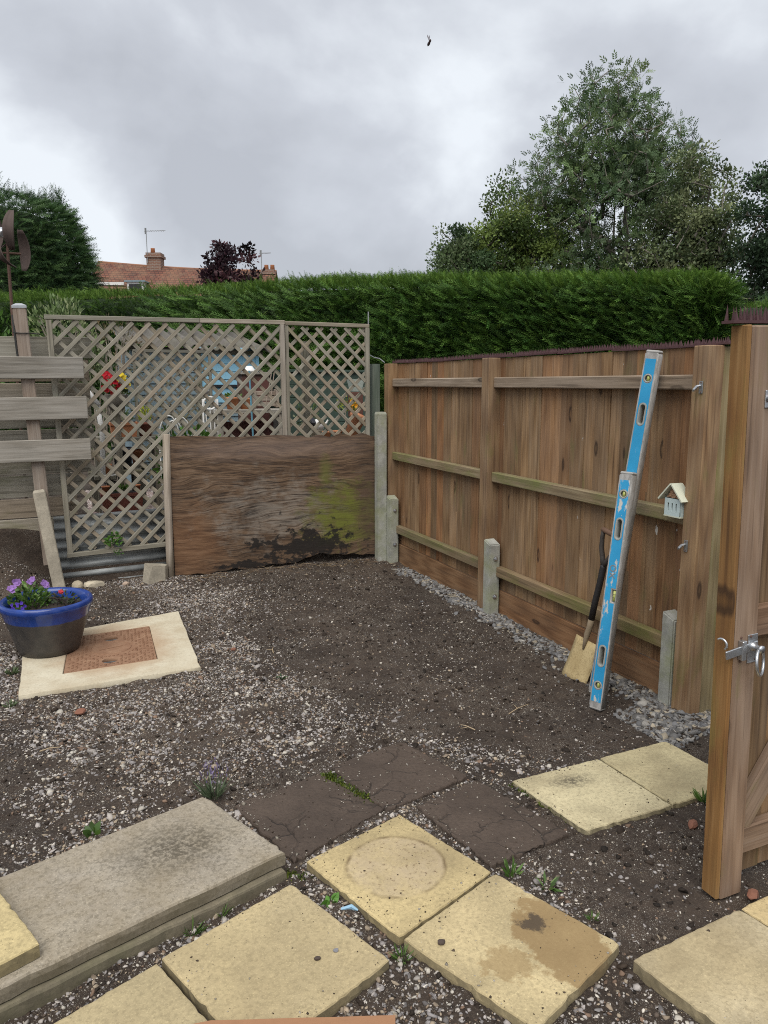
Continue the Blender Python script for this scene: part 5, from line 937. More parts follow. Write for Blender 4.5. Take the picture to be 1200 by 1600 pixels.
def bush(name, c, rx, ry, rz, n, size, pal, label, cat='shrub', wid=.8, up=.4, stems=6, group=None):
    t = thing(name, (c[0], c[1], TZ), label, cat, group); u = RNG.normal(size=(n, 3)); u /= np.linalg.norm(u, axis=1)[:, None]; r = RNG.uniform(.35, 1.0, n) ** .5; lump_ = 1 + .25 * np.sin(u[:, 0] * 5 + c[0]) * np.cos(u[:, 2] * 4 + 1); P = np.array(c) + u * (r * lump_)[:, None] * np.array([rx, ry, rz]); P = P[P[:, 2] > TZ - .1]; uu = (P - np.array(c)); D = uu / np.linalg.norm(uu, axis=1)[:, None] + np.array([0, 0, up]) + RNG.normal(0, .45, P.shape); leaves('foliage', P, D, size * RNG.uniform(.6, 1.2, len(P)), pal, t, wid=wid)
    for k in range(stems): a = random.uniform(0, 6.28); b = B(); b.tube([(c[0] + .03 * math.cos(a), c[1] + .03 * math.sin(a), TZ - .05), (c[0] + rx * .3 * math.cos(a), c[1] + ry * .3 * math.sin(a), c[2] - rz * .1), (c[0] + rx * .7 * math.cos(a), c[1] + ry * .7 * math.sin(a), c[2] + rz * .55)], [.012, .008, .003], 6); b.obj('stem', M_stake, t)
    return t
bush('ivy_bush', (-1.86, .35, 1.0), .11, .1, .28, 260, .06, [(.05, .12, .02), (.09, .19, .03), (.03, .07, .015)], 'bright green leafy plant behind the round stake')
bush('low_bush', (-1.62, .45, 1.12), .2, .12, .12, 150, .07, [(.09, .2, .03), (.06, .13, .02)], 'low green leaves showing above the plywood top')
bush('variegated_buddleia', (-2.62, 1.75, 2.0), .32, .25, .46, 1300, .062, [(.15, .22, .08), (.20, .27, .11), (.10, .15, .05), (.30, .34, .17)], 'pale variegated shrub rising above the trellis on the left', wid=.75, up=.5, stems=10)
bush('brown_shrub', (-2.15, 1.95, 1.95), .35, .25, .36, 800, .055, [(.10, .10, .045), (.14, .125, .06), (.07, .075, .03), (.18, .12, .06)], 'brownish twiggy shrub behind the trellis top', wid=.4, stems=14)
bush('dark_shrub', (-2.35, 1.5, 1.45), .3, .2, .5, 700, .07, [(.035, .06, .02), (.06, .09, .03), (.09, .12, .05)], 'dark green shrub behind the flower basket', wid=.4, stems=8)
bush('left_edge_shrub', (-3.2, .8, 1.85), .25, .2, .35, 300, .06, [(.09, .2, .03), (.06, .13, .02)], 'bright green shrub above the plank fence at the left edge', stems=4)
# potting table in the middle
tb = bench('potting_table', -1.31, -.60, 1.05, 1.40, 1.375, M_grey, 'pale topped potting table with pots, behind the trellis')
M_red = plain('red_brown_board', (.10, .035, .028), .8); b = B(); b.box(-1.2, -.68, 1.3, 1.34, .62, 1.25); o = b.obj('red_board', M_red); tag(o, 'dark red brown board leaning under the potting table', 'board')
pot_('flowerpot', -1.115, 1.2, 1.377, .07, .12, M_terr, 'left orange terracotta pot on the potting table'); pot_('flowerpot', -.985, 1.22, 1.377, .058, .11, plain('orange_terracotta', (.5, .2, .09), .8), 'right orange terracotta pot on the potting table')
hw_ = thing('pot_herb', (-1.115, 1.2, 1.49), 'low green herb in the left terracotta pot', 'plant'); tuft(hw_, 'foliage', (-1.1, 1.2, 1.49), 70, .06, .05, .04, GRN, .8)
cr_ = thing('wooden_crate', (-.74, 1.42, 1.377), 'tan wooden crate on the right of the potting table', 'crate')
for k in range(3): plank('crate_slat', (-.86, 1.36, 1.42 + k * .055), (-.62, 1.36, 1.42 + k * .055), .045, .012, (0, -1, 0), M_pink, cr_)
for xx in (-.86, -.62): plank('crate_side', (xx, 1.37, 1.385), (xx, 1.37, 1.57), .03, .1, (0, -1, 0), M_pink, cr_)
br = thing('brown_cupboard', (-.78, 1.62, TZ), 'dark brown cupboard behind the wooden crate', 'cupboard'); b = B(); b.box(-.93, -.64, 1.55, 1.8, TZ, 1.72, bv=.004); b.obj('case', plain('dark_brown_wood', (.10, .05, .035), .7), br); b = B(); b.box(-.95, -.62, 1.52, 1.82, 1.72, 1.745, bv=.003); b.obj('top', M_grey, br)
for xx in (-.855, -.715): b = B(); b.box(xx - .06, xx + .06, 1.54, 1.549, .6, 1.68); b.obj('door', M_red, br)
b = B(); b.lathe([(.001, 0), (.075, 0), (.08, .01), (.05, .03), (.03, .06), (.001, .062)], 20, (-.84, 1.6, 1.746)); o = b.obj('enamel_dish', M_white, None, None, True); tag(o, 'upturned cream enamel dish on the brown cupboard', 'dish')
for k, (dx, dz, lb) in enumerate(((-.70, .10, 'thin cane leaning on the wooden crate, left one'), (-.655, .0, 'thin cane leaning on the wooden crate, right one'))): b = B(); b.tube([(dx - .06, 1.30, 1.377), (dx + .02, 1.33, 1.82 - dz)], .005, 6); o = b.obj('bamboo_cane', M_pink); tag(o, lb, 'cane')
b = B(); b.tube([(-.985, 1.0, 1.75), (-.945, 1.0, TZ)], .0095, 10); o = b.obj('blue_pole', plain('blue_metal', (.12, .28, .36), .5)); tag(o, 'thin blue pole standing in front of the potting table', 'pole')
wc = thing('white_chair', (-1.36, 1.15, TZ), 'white metal garden chair left of the potting table', 'chair'); 
for xx in (-1.42, -1.28): B().tube([(xx, 1.1, TZ), (xx, 1.1, 1.22), (xx + .005, 1.13, 1.48)], .009, 8).obj('leg', M_white, wc); B().tube([(xx, 1.4, TZ), (xx, 1.4, 1.0)], .009, 8).obj('leg', M_white, wc)
B().ring((-1.35, 1.12, 1.44), (0, 1, 0), .06, .01, 20, 8).obj('back_ring', M_white, wc); b = B(); b.box(-1.43, -1.27, 1.1, 1.42, 1.0, 1.02, bv=.004); b.obj('seat', M_white, wc)
for k in range(3): B().tube([(-1.39 + .04 * k, 1.11, 1.02), (-1.39 + .04 * k, 1.12, 1.40)], .006, 6).obj('back_bar', M_white, wc)
lump('round_finial', (-1.385, 1.12, 1.555), (.032, .032, .035), plain('grey_ball', (.25, .23, .22), .6), 'grey round ball on top of the white chair', 'ornament', 33)
for k, (x_, y_, w_, h_, lb) in enumerate(((-1.18, 1.1, .16, .42, 'black plastic crate under the left of the potting table'), (-.76, 1.12, .2, .36, 'black plastic crate under the right of the potting table'))):
    t = thing('plastic_crate', (x_, y_, TZ), lb, 'crate'); b = B(); b.box(x_ - w_ / 2, x_ + w_ / 2, y_ - .02, y_ + .2, TZ - .02, TZ + h_, bv=.006); b.obj('tub', M_black, t); b = B(); b.box(x_ - w_ / 2 - .008, x_ + w_ / 2 + .008, y_ - .028, y_ + .208, TZ + h_, TZ + h_ + .02, bv=.003); b.obj('rim', M_black, t)
# right of the middle: green tank, lamp, pots
tk = thing('oil_tank', (.1, 2.0, TZ), 'dark green slatted storage bin behind the narrow trellis', 'bin'); M_tank = plain('dark_green_paint', (.035, .062, .045), .6, 0, .2, 10, .1)
for k in range(9): plank('bin_board', (-.36, 1.98, .56 + k * .14), (.75, 1.98, .56 + k * .14), .135, .02, (0, -1, 0), M_tank, tk)
for xx in (-.36, .75): b = B(); b.box(xx - .01, xx + .01, 1.992, 2.6, .5, 1.74); b.obj('side', M_tank, tk)
b = B(); b.box(-.38, .77, 1.93, 2.65, 1.75, 1.78, bv=.004); b.obj('lid', M_tank, tk)
for xx, lb in ((-.27, 'grey fence post seen through the narrow trellis, left of the green bin'), (-.62, 'grey post just behind the join of the trellis panels')): sq_post('grey_post', xx, .35 if xx < -.5 else 1.5, .45, 2.0 if xx < -.5 else 1.98, .06, M_greyb, lb)
lp = thing('garden_lantern', (.04, .8, TZ), 'pale lantern with a square shade behind the narrow trellis', 'lantern'); b = B(); b.prism([(-.045, -.045), (.045, -.045), (.045, .045), (-.045, .045)], 0, .12, [(-.07, -.07), (.07, -.07), (.07, .07), (-.07, .07)]); b.obj('shade', plain('pale_glass', (.42, .47, .42), .4), lp, Matrix.Translation((.035, .8, 1.55))); b = B(); b.box(-.025, .095, .75, .86, 1.30, 1.545, bv=.004); b.obj('housing', plain('lantern_brown', (.11, .045, .03), .7), lp); b = B(); b.tube([(.035, .8, TZ), (.035, .8, 1.30)], .02, 10); b.obj('stem', M_greyb, lp)
pb = bench('pot_bench', -.50, .12, .4, .85, 1.10, M_greyb, 'grey bench of terracotta pots behind the narrow trellis')
M_or = plain('bright_terracotta', (.56, .24, .12), .8, 0, .15, 30, .2)
t = thing('leaning_pot', (-.13, .5, 1.1), 'tall orange terracotta pot lying tilted on the bench', 'pot'); Mt = Matrix.Translation((-.14, .52, 1.115)) @ Matrix.Rotation(.45, 4, 'Y'); b = B(); b.lathe([(.001, .0), (.055, 0), (.075, .19), (.085, .19), (.088, .24), (.074, .24), (.07, .2)], 24, M=Mt); b.obj('wall', M_or, t, None, True); b = B(); b.lathe([(.001, .2), (.071, .2)], 20, M=Mt); b.obj('opening', M_black, t)
pot_('flowerpot', -.335, .62, 1.10, .045, .075, M_or, 'left small orange pot on the bench behind the plywood'); pot_('flowerpot', -.23, .6, 1.10, .05, .08, M_or, 'right small orange pot on the bench behind the plywood')
t = thing('white_teapot', (-.37, .8, 1.10), 'white enamel teapot on the bench behind the narrow trellis', 'teapot'); b = B(); b.lathe([(.001, 0), (.05, 0), (.065, .04), (.06, .08), (.03, .1), (.012, .105), (.001, .12)], 20, (-.37, .78, 1.18)); b.obj('body', M_white, t, None, True); b = B(); b.tube([(-.31, .78, 1.22), (-.28, .78, 1.25), (-.265, .78, 1.275)], [.014, .01, .008], 8); b.obj('spout', M_white, t); B().ring((-.435, .78, 1.235), (0, 1, 0), .03, .006, 16, 6).obj('handle', M_white, t)
b = B(); b.box(-.44, -.30, .72, .84, 1.101, 1.179, bv=.004); o = b.obj('small_box', M_greyb); tag(o, 'small grey box under the white teapot', 'box')
lump('dark_ball', (-.48, .6, 1.26), (.045, .045, .045), plain('dark_glass', (.02, .02, .028), .2), 'dark glass ball left of the white teapot', 'ornament', 41, 0, None, 3)
sq_post('ball_stand', -.48, .6, 1.095, 1.22, .03, M_greyb, 'short grey stand under the dark glass ball')
of_ = thing('marigold_plant', (-.10, .6, 1.12), 'orange marigolds and yellow green leaves above the tilted pot', 'plant'); tuft(of_, 'foliage', (-.14, .62, 1.34), 120, .09, .17, .05, [(.25, .3, .05), (.14, .2, .04), (.35, .33, .08)], .9, .6)
b = B(); b.tube([(-.14, .62, 1.1), (-.14, .62, 1.4)], .006, 6); b.obj('stem', M_stake, of_)
for k in range(6): blossom(of_, (-.09 + random.uniform(-.03, .03), .55, 1.42 + random.uniform(-.03, .04)), .026, (.8, .36, .02), (random.uniform(-.3, .3), -1, .4), 7)
bush('small_leafy_bush', (-.42, 1.0, 1.3), .12, .1, .16, 140, .045, [(.08, .13, .04), (.13, .17, .07), (.28, .3, .2)], 'small mixed green plant behind the white teapot')
tp = thing('trellis_weed', (-2.42, -.05, .34), 'small bright green weed growing on the trellis bottom rail', 'plant'); tuft(tp, 'foliage', (-2.37, -.045, .345), 150, .055, .12, .03, [(.08, .2, .03), (.12, .26, .04), (.05, .12, .02)], .6, 1.0); tuft(tp, 'foliage', (-2.34, -.05, .27), 40, .03, .06, .02, [(.08, .2, .03)], .2, 1.0)
# rusty wind spinner on a pole
ws = thing('wind_spinner', (-3.0, .52, TZ), 'rusty garden wind spinner of curved metal scoops on a pole', 'ornament')
B().tube([(-3.0, .52, TZ - .1), (-2.995, .52, 2.62), (-2.99, .52, 2.78)], [.012, .012, .009], 8).obj('pole', M_rust, ws)
def scoop(c, ax_, up_, ln, wd, mat, bend=.09):
    vs = []; fs = []; ax_ = Vector(ax_).normalized(); up_ = Vector(up_).normalized(); n = ax_.cross(up_).normalized(); k = 10
    for i in range(k + 1):
        t = -1 + 2 * i / k
        for j in range(5): u = -1 + j / 2; w_ = wd * (1 - .6 * abs(t) ** 2.5); vs.append(Vector(c) + up_ * (t * ln / 2) + n * (bend * (1 - t * t) + .02 * u * u) + ax_ * (u * w_ / 2))
    for i in range(k):
        for j in range(4): a = i * 5 + j; fs.append((a, a + 1, a + 6, a + 5))
    b = B(); b.add(vs, fs); o = b.obj('scoop', mat, ws, None, True); o.modifiers.new('t', 'SOLIDIFY').thickness = .004
M_blade = plain('weathered_rust', (.085, .06, .052), .8, .1, .35, 30, .3)
scoop((-2.945, .44, 2.80), (.95, -.3, 0), (.05, .0, 1), .30, .08, M_blade, .08); scoop((-2.885, .55, 2.67), (.9, -.4, 0), (-.04, 0, 1), .31, .085, M_blade, -.05); scoop((-3.10, .5, 2.80), (.85, -.5, 0), (-.05, 0, 1), .36, .10, M_blade, -.10); scoop((-3.03, .60, 2.60), (.8, -.5, .3), (.5, 0, 1), .28, .09, M_blade); scoop((-2.99, .40, 2.63), (.8, -.5, -.3), (-.45, 0, 1), .24, .08, M_blade)
B().tube([(-3.12, .52, 2.64), (-2.9, .52, 2.64)], .008, 8).obj('cross_arm', M_rust, ws); lump('glass_ball', (-3.03, .47, 2.785), (.04, .04, .04), plain('silver_glass', (.7, .72, .75), .12, .6, .05, 10, 0), None, parent=None, sub=3, seed=2); o = bpy.data.objects['glass_ball']; o.parent = ws; o.matrix_parent_inverse = wmat(ws).inverted(); o.data.polygons.foreach_set('use_smooth', [True] * len(o.data.polygons))
# ================================================================== hedges
def spray_template(npair=6):
    V = []; F = []
    for i in range(npair):
        x = .08 + .8 * i / npair; ln = .30 * (1 - .6 * i / npair)
        for s_ in (1, -1):
            k = len(V); V += [(x, s_ * .012, 0), (x + .09, s_ * .01, 0), (x + ln * .95, s_ * ln * .42, -.05 * ln)]; F.append((k, k + 1, k + 2) if s_ > 0 else (k + 1, k, k + 2))
    k = len(V); V += [(0, .018, 0), (0, -.018, 0), (1, 0, -.08)]; F.append((k + 1, k, k + 2)); V = np.array(V, float); V[:, 2] -= .12 * V[:, 0] ** 2; return V, np.array(F)
SPT, SPF = spray_template(6); SPT4, SPF4 = spray_template(4)
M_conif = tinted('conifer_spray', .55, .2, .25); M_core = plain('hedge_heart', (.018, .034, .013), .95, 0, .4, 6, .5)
HPAL = [(.04, .098, .018), (.06, .132, .024), (.022, .056, .013), (.09, .175, .034), (.010, .025, .007)]
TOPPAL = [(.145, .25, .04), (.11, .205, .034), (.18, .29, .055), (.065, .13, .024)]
def polyline(P, t):
    P = np.array(P, float); sg = np.linalg.norm(np.diff(P, axis=0), axis=1); c = np.r_[0, np.cumsum(sg)]; d = t * c[-1]; i = np.clip(np.searchsorted(c, d, 'right') - 1, 0, len(P) - 2); u = ((d - c[i]) / sg[i])[:, None]
    p = P[i] * (1 - u) + P[i + 1] * u; dr = (P[i + 1] - P[i]) / sg[i][:, None]; return p, dr, c[-1]
def hedge(name, label, line, H, depth, dens, size, lean=0.0, zlo=.5, pal=HPAL, top=TOPPAL, big=None, side=(.3, .5), endcap=False, bulge=.18, topk=1.0):
    t = thing(name, (line[0][0], line[0][1], zlo), label, 'hedge'); line = np.array(line, float); _, _, Ln = polyline(line, np.array([0.]))
    # dark heart
    n = 60; m = 14; V = []; F = []
    p, dr, _ = polyline(line, np.linspace(0, 1, n)); nrm = np.stack([dr[:, 1], -dr[:, 0]], 1)      # towards the camera side
    for s_ in (0, 1):
        pass
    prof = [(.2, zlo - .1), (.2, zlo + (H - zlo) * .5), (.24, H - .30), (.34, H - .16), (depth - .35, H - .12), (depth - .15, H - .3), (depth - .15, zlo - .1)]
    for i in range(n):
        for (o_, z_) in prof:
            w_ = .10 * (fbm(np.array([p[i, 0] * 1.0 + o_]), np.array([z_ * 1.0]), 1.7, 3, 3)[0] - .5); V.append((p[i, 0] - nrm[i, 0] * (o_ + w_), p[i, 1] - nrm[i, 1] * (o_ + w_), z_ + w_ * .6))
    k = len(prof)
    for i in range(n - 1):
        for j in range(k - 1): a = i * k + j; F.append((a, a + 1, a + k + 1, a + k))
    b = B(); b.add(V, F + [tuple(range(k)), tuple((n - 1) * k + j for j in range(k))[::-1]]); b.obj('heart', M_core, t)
    nf = int(Ln * (H - zlo) * dens); tt = RNG.uniform(0, 1, nf); p, dr, _ = polyline(line, tt); nr = np.stack([dr[:, 1], -dr[:, 0]], 1); z = RNG.uniform(zlo, H - .02, nf)
    bu = bulge * (fbm(tt * Ln, z, 1.1, 4, 13) - .5) * 2 + bulge * .5 * (fbm(tt * Ln, z, 4, 2, 19) - .5); rd = np.clip((z - (H - .25)) / .25, 0, 1) ** 2 * .22; inn = RNG.uniform(0, .10, nf)
    P = np.stack([p[:, 0] + nr[:, 0] * (bu - rd - inn), p[:, 1] + nr[:, 1] * (bu - rd - inn), z], 1)
    sz = size(tt) * RNG.uniform(.6, 1.25, nf) * (1 - .45 * np.clip((z - (H - .35)) / .3, 0, 1)); ln_ = lean(tt) if callable(lean) else lean
    D = np.stack([nr[:, 0] * .75 + dr[:, 0] * ln_, nr[:, 1] * .75 + dr[:, 1] * ln_, RNG.uniform(side[0], side[1], nf)], 1) + RNG.normal(0, .36, (nf, 3))
    V, F = stamp(SPT, SPF, P, dir_rot(D, roll=RNG.normal(0, .6, (nf, 3)) + np.array([0, 0, .8])), sz)
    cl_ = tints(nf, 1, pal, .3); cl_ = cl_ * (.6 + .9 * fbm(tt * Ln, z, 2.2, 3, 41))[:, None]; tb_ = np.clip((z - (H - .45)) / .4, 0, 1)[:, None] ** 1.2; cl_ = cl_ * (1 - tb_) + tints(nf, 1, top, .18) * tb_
    br_ = (RNG.uniform(0, 1, nf) < .10)[:, None]; cl_ = np.where(br_, tints(nf, 1, top, .2), cl_)
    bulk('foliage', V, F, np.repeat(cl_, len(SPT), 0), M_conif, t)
    if big:
        nb = big; tt = RNG.uniform(.3, 1, nb); p, dr, _ = polyline(line, tt); nr = np.stack([dr[:, 1], -dr[:, 0]], 1); z = zlo + (H - zlo) * RNG.uniform(.3, .9, nb); P = np.stack([p[:, 0] + nr[:, 0] * .04, p[:, 1] + nr[:, 1] * .04, z], 1); P[:, :2] += nr * (bulge * (fbm(tt * Ln, z, 1.1, 4, 13) - .5) * 2 - np.clip((z - (H - .25)) / .25, 0, 1) ** 2 * .2)[:, None]
        D = np.stack([nr[:, 0] * .35 - dr[:, 0] * .8, nr[:, 1] * .35 - dr[:, 1] * .8, np.full(nb, .45)], 1) + RNG.normal(0, .25, (nb, 3)); V, F = stamp(SPT, SPF, P, dir_rot(D, roll=np.concatenate([nr, np.full((nb, 1), .5)], 1) + RNG.normal(0, .3, (nb, 3))), RNG.uniform(.2, .38, nb)); bulk('long_shoots', V, F, tints(nb, len(SPT), [(.07, .145, .025), (.048, .11, .02), (.098, .185, .034)], .25), M_conif, t)
    nt_ = int(Ln * depth * dens * .75 * topk); tt = RNG.uniform(0, 1, nt_); p, dr, _ = polyline(line, tt); nr = np.stack([dr[:, 1], -dr[:, 0]], 1); o_ = RNG.uniform(-.02, depth * .8, nt_)
    z = H - .10 + .08 * (fbm(tt * Ln, o_, 1.6, 3, 51) - .5) - .12 * np.exp(-np.maximum(o_, 0) / .12); P = np.stack([p[:, 0] - nr[:, 0] * o_, p[:, 1] - nr[:, 1] * o_, z], 1); sz = size(tt) * RNG.uniform(.3, .7, nt_)
    D = np.stack([nr[:, 0] * .25 + dr[:, 0] * ln_ if not callable(lean) else nr[:, 0] * .25 + dr[:, 0] * lean(tt), nr[:, 1] * .25 if not callable(lean) else nr[:, 1] * .25 + dr[:, 1] * lean(tt), np.full(nt_, .9)], 1) + RNG.normal(0, .3, (nt_, 3))
    V, F = stamp(SPT, SPF, P, dir_rot(D), sz); bulk('top_growth', V, F, tints(nt_, len(SPT), top, .2), M_conif, t); return t
HL = [(-4.2, 7.3), (-2.35, 5.75), (-.9, 4.62), (.5, 3.42), (1.3, 2.86), (2.65, 2.2), (4.0, 1.52), (4.9, 1.02), (5.25, 1.15), (5.55, 1.75)]
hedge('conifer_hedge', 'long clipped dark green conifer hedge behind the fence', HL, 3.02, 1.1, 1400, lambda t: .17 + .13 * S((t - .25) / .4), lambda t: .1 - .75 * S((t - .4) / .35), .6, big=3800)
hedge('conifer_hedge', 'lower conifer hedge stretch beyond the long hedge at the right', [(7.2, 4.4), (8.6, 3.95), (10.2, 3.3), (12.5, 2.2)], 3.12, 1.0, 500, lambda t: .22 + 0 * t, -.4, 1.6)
# tall conifer block on the left with untrimmed tops
def conifer_block():
    t = thing('tall_conifer', (-4.4, 9.3, .5), 'tall clipped dark conifer at the left with feathery tops', 'tree'); c = np.array([-4.05, 9.75]); rx, ry = 2.25, 1.2
    # vertical profile: radius factor by height
    def rf(z): return np.interp(z, [.4, 3.2, 4.2, 4.75, 5.0], [1.06, .99, .90, .78, .45])
    n = 26000; th = RNG.uniform(0, 6.283, n); z = RNG.uniform(.6, 4.95, n); k = np.sin(th) < .6; th, z = th[k], z[k]; n = len(th)
    bu = 1 + .10 * (fbm(th * 3, z, 1.5, 4, 61) - .5); r = rf(z) * bu - RNG.uniform(0, .05, n); P = np.stack([c[0] + rx * r * np.cos(th), c[1] + ry * r * np.sin(th), z], 1)
    D = np.stack([np.cos(th) * .45, np.sin(th) * .45, np.full(n, .15)], 1) + RNG.normal(0, .5, (n, 3)) * np.array([1, 1, .45]); V, F = stamp(SPT, SPF, P, dir_rot(D, roll=np.stack([np.cos(th), np.sin(th), np.full(n, .6)], 1) + RNG.normal(0, .4, (n, 3))), .30 * RNG.uniform(.6, 1.3, n))
    cl_ = tints(n, 1, [(.042, .09, .03), (.06, .118, .038), (.026, .06, .022), (.08, .145, .045)], .25) * (.7 + .7 * fbm(th * 3, z, 2, 3, 71))[:, None]; bulk('foliage', V, F, np.repeat(cl_, len(SPT), 0), M_conif, t)
    b = B(); b.lathe([(rx * f_, z_) for z_, f_ in ((.3, .95), (3.2, .90), (4.2, .80), (4.6, .64), (4.78, .3), (4.79, .001))], 28, (c[0], c[1], 0), 1, ry / rx); b.obj('heart', M_core, t)
    b = B(); b.tube([(c[0], c[1], .3), (c[0], c[1], 4.8)], [.18, .08], 8); b.obj('trunk', M_stake, t)
    P = []; D = []; Sz = []
    for k in range(26):   # feathery leaders
        a = random.uniform(0, 6.28); q_ = random.uniform(.1, .75) ** .7; bx, by = c[0] + rx * q_ * math.cos(a), c[1] + ry * q_ * math.sin(a); h_ = random.uniform(.2, .75) * (1.25 if abs(bx + 3.3) < .5 else .75); zb = float(rf(4.6)) and 4.62 + .25 * (1 - q_)
        for j in range(22): u = random.random(); P.append((bx, by, zb + h_ * u)); d = RNG.normal(0, 1, 3); D.append((d[0], d[1], .9 + 1.6 * u)); Sz.append(.30 * (1.12 - u) + .06)
    V, F = stamp(SPT4, SPF4, np.array(P), dir_rot(np.array(D)), np.array(Sz)); bulk('leaders', V, F, tints(len(P), len(SPT4), [(.035, .075, .028), (.05, .1, .035), (.075, .13, .05)], .2), M_conif, t)
conifer_block()
# ================================================================== broadleaf trees
M_bark = plain('bark', (.11, .095, .075), .95, 0, .35, 18, .5); M_bark2 = plain('pale_bark', (.20, .18, .15), .95, 0, .3, 18, .4); M_tleaf = tinted('tree_leaf', .5, .28, .35)
def pinnate(npair=3):
    V = []; F = []
    def lf(b0, d, l, w_):
        k = len(V); d = np.array(d); p = np.array([-d[1], d[0], 0]); b0 = np.array(b0); V.extend([b0, b0 + d * l * .5 + p * w_, b0 + d * l, b0 + d * l * .5 - p * w_]); F.append((k, k + 1, k + 2, k + 3))
    for i in range(npair):
        x = .25 + .55 * i / npair
        for s_ in (1, -1): a = .9; lf((x, 0, 0), (math.cos(a), s_ * math.sin(a), 0), .36, .075)
    lf((.78, 0, 0), (1, 0, 0), .34, .08); V = np.array(V); V[:, 2] -= .25 * V[:, 0] ** 2; return V, np.array(F)
PIN, PINF = pinnate(); BRD = np.array([(0, 0, 0), (.45, .3, .04), (1, 0, -.08), (.45, -.3, .04)], float); BRDF = np.array([(0, 1, 2, 3)])
def tree(name, label, base, trunk_h, lobes, nclus, lpc, lsize, pal, T=PIN, TF=PINF, crad=.45, bark=None, seed=1, trunk_r=.16, bare=.0, up=.25, multi=1, group='trees beyond the hedge', cat='tree', minr=.006):
    rng = np.random.default_rng(seed); t = thing(name, base, label, cat, group); base = np.array(base, float)
    nodes = []; par_ = []
    for m_ in range(multi):
        off = np.array([rng.normal(0, .08), rng.normal(0, .08), 0]) * (multi > 1); tip = np.array([rng.normal(0, .25), rng.normal(0, .25), trunk_h]) * np.array([multi ** .5, multi ** .5, 1]); pi = -1
        for k in range(9): u = k / 8; nodes.append(base + off + tip * u + np.array([.10 * math.sin(u * 4 + m_), .08 * math.cos(u * 5 + m_), 0]) * u); par_.append(pi); pi = len(nodes) - 1
    wts = np.array([l[3] for l in lobes], float); wts /= wts.sum(); C_ = []
    while len(C_) < nclus:
        l = lobes[rng.choice(len(lobes), p=wts)]; u = rng.normal(size=3); u /= np.linalg.norm(u); r = rng.uniform(.08, 1) ** .42; q_ = np.array(l[:3]) + u * r * np.array(l[4:7]) * (1 + .12 * math.sin(u[0] * 6 + u[2] * 5)); 
        if q_[2] > base[2] + trunk_h * .18: C_.append(q_)
    C_ = np.array(C_); axis_d = np.linalg.norm((C_ - base - np.array([0, 0, trunk_h * .45])) * np.array([1, 1, .8]), axis=1); C_ = C_[np.argsort(axis_d)]; ends = []
    for p in C_:
        Nn = np.array(nodes); d = p - Nn; dist = np.linalg.norm(d, axis=1); cost = dist + 1.6 * np.maximum(0, .35 * dist - d[:, 2]); i = int(np.argmin(cost)); a = Nn[i]; L_ = dist[i]; ns = max(1, int(L_ / .55)); pi = i
        for k in range(1, ns + 1): u = k / ns; q_ = a + (p - a) * u + np.array([0, 0, -.12 * L_ * math.sin(math.pi * u) * .6]) + rng.normal(0, .03 * min(L_, 1.5), 3) * (k < ns); nodes.append(q_); par_.append(pi); pi = len(nodes) - 1
        ends.append(pi)
    Nn = np.array(nodes); w_ = np.zeros(len(Nn)); w_[ends] = 1
    for i in range(len(Nn) - 1, -1, -1):
        if par_[i] >= 0: w_[par_[i]] += w_[i]
    rad = np.maximum(minr, trunk_r * (np.maximum(w_, .3) / w_.max()) ** .46)
    V = []; F = []
    for i in range(len(Nn)):
        j = par_[i]
        if j < 0: continue
        a, b_ = Nn[j], Nn[i]; d = b_ - a; l_ = np.linalg.norm(d)
        if l_ < 1e-4: continue
        d /= l_; h_ = np.array([0, 0, 1.]) if abs(d[2]) < .9 else np.array([1., 0, 0]); x_ = np.cross(d, h_); x_ /= np.linalg.norm(x_); y_ = np.cross(d, x_); k = len(V); n5 = 6 if rad[i] > .03 else 4
        ra = min(rad[j], rad[i] * 1.5)
        for (c_, r_) in ((a - d * .01, ra), (b_, rad[i])):
            for m_ in range(n5): th = 6.283 * m_ / n5; V.append(c_ + (x_ * math.cos(th) + y_ * math.sin(th)) * r_)
        for m_ in range(n5): m2 = (m_ + 1) % n5; F.append((k + m_, k + m2, k + n5 + m2, k + n5 + m_))
    bulk('trunk', np.array(V), np.array(F), None, bark or M_bark, t, True)
    E_ = Nn[ends]; keep = rng.uniform(0, 1, len(E_)) > bare; E_ = E_[keep]; cnt = np.maximum(3, (lpc * rng.lognormal(0, .45, len(E_))).astype(int)); idx = np.repeat(np.arange(len(E_)), cnt); n = len(idx)
    off = rng.normal(0, 1, (n, 3)); off *= (rng.uniform(0, 1, n) ** .5 * crad / np.linalg.norm(off, axis=1))[:, None] * np.repeat(rng.uniform(.6, 1.2, len(E_)), cnt)[:, None]; P = E_[idx] + off * np.array([1, 1, .75]); D = off / crad + np.array([0, 0, up]) + rng.normal(0, .5, (n, 3))
    V, F = stamp(T, TF, P, dir_rot(D, rng), lsize * rng.uniform(.6, 1.2, n)); ct = tints(len(E_), 1, pal, .22, rng)[idx] * (1 + rng.normal(0, .16, (n, 1))); bulk('crown', V, F, np.repeat(np.clip(ct, .005, .6), len(T), 0), M_tleaf, t); return t
ASH = [(.10, .158, .062), (.12, .185, .07), (.072, .125, .052), (.15, .205, .078), (.105, .16, .076)]
tree('ash_tree', 'tallest open crowned ash tree rising above the hedge', (11.5, 11.4, .5), 7.4, [(11.55, 11.4, 8.05, 5, 1.65, 1.3, 1.85), (11.5, 11.4, 6.2, 6, 2.4, 1.8, 1.9), (12.9, 10.8, 7.2, 1.6, 1.15, 1.0, 1.5), (10.1, 12.0, 6.7, 1.6, 1.1, 1.0, 1.5), (11.2, 11.0, 4.3, 2.0, 2.4, 1.3, 1.0)], 760, 15, .235, ASH, crad=.35, seed=3, trunk_r=.17, bare=.05, minr=.010, bark=M_bark2)
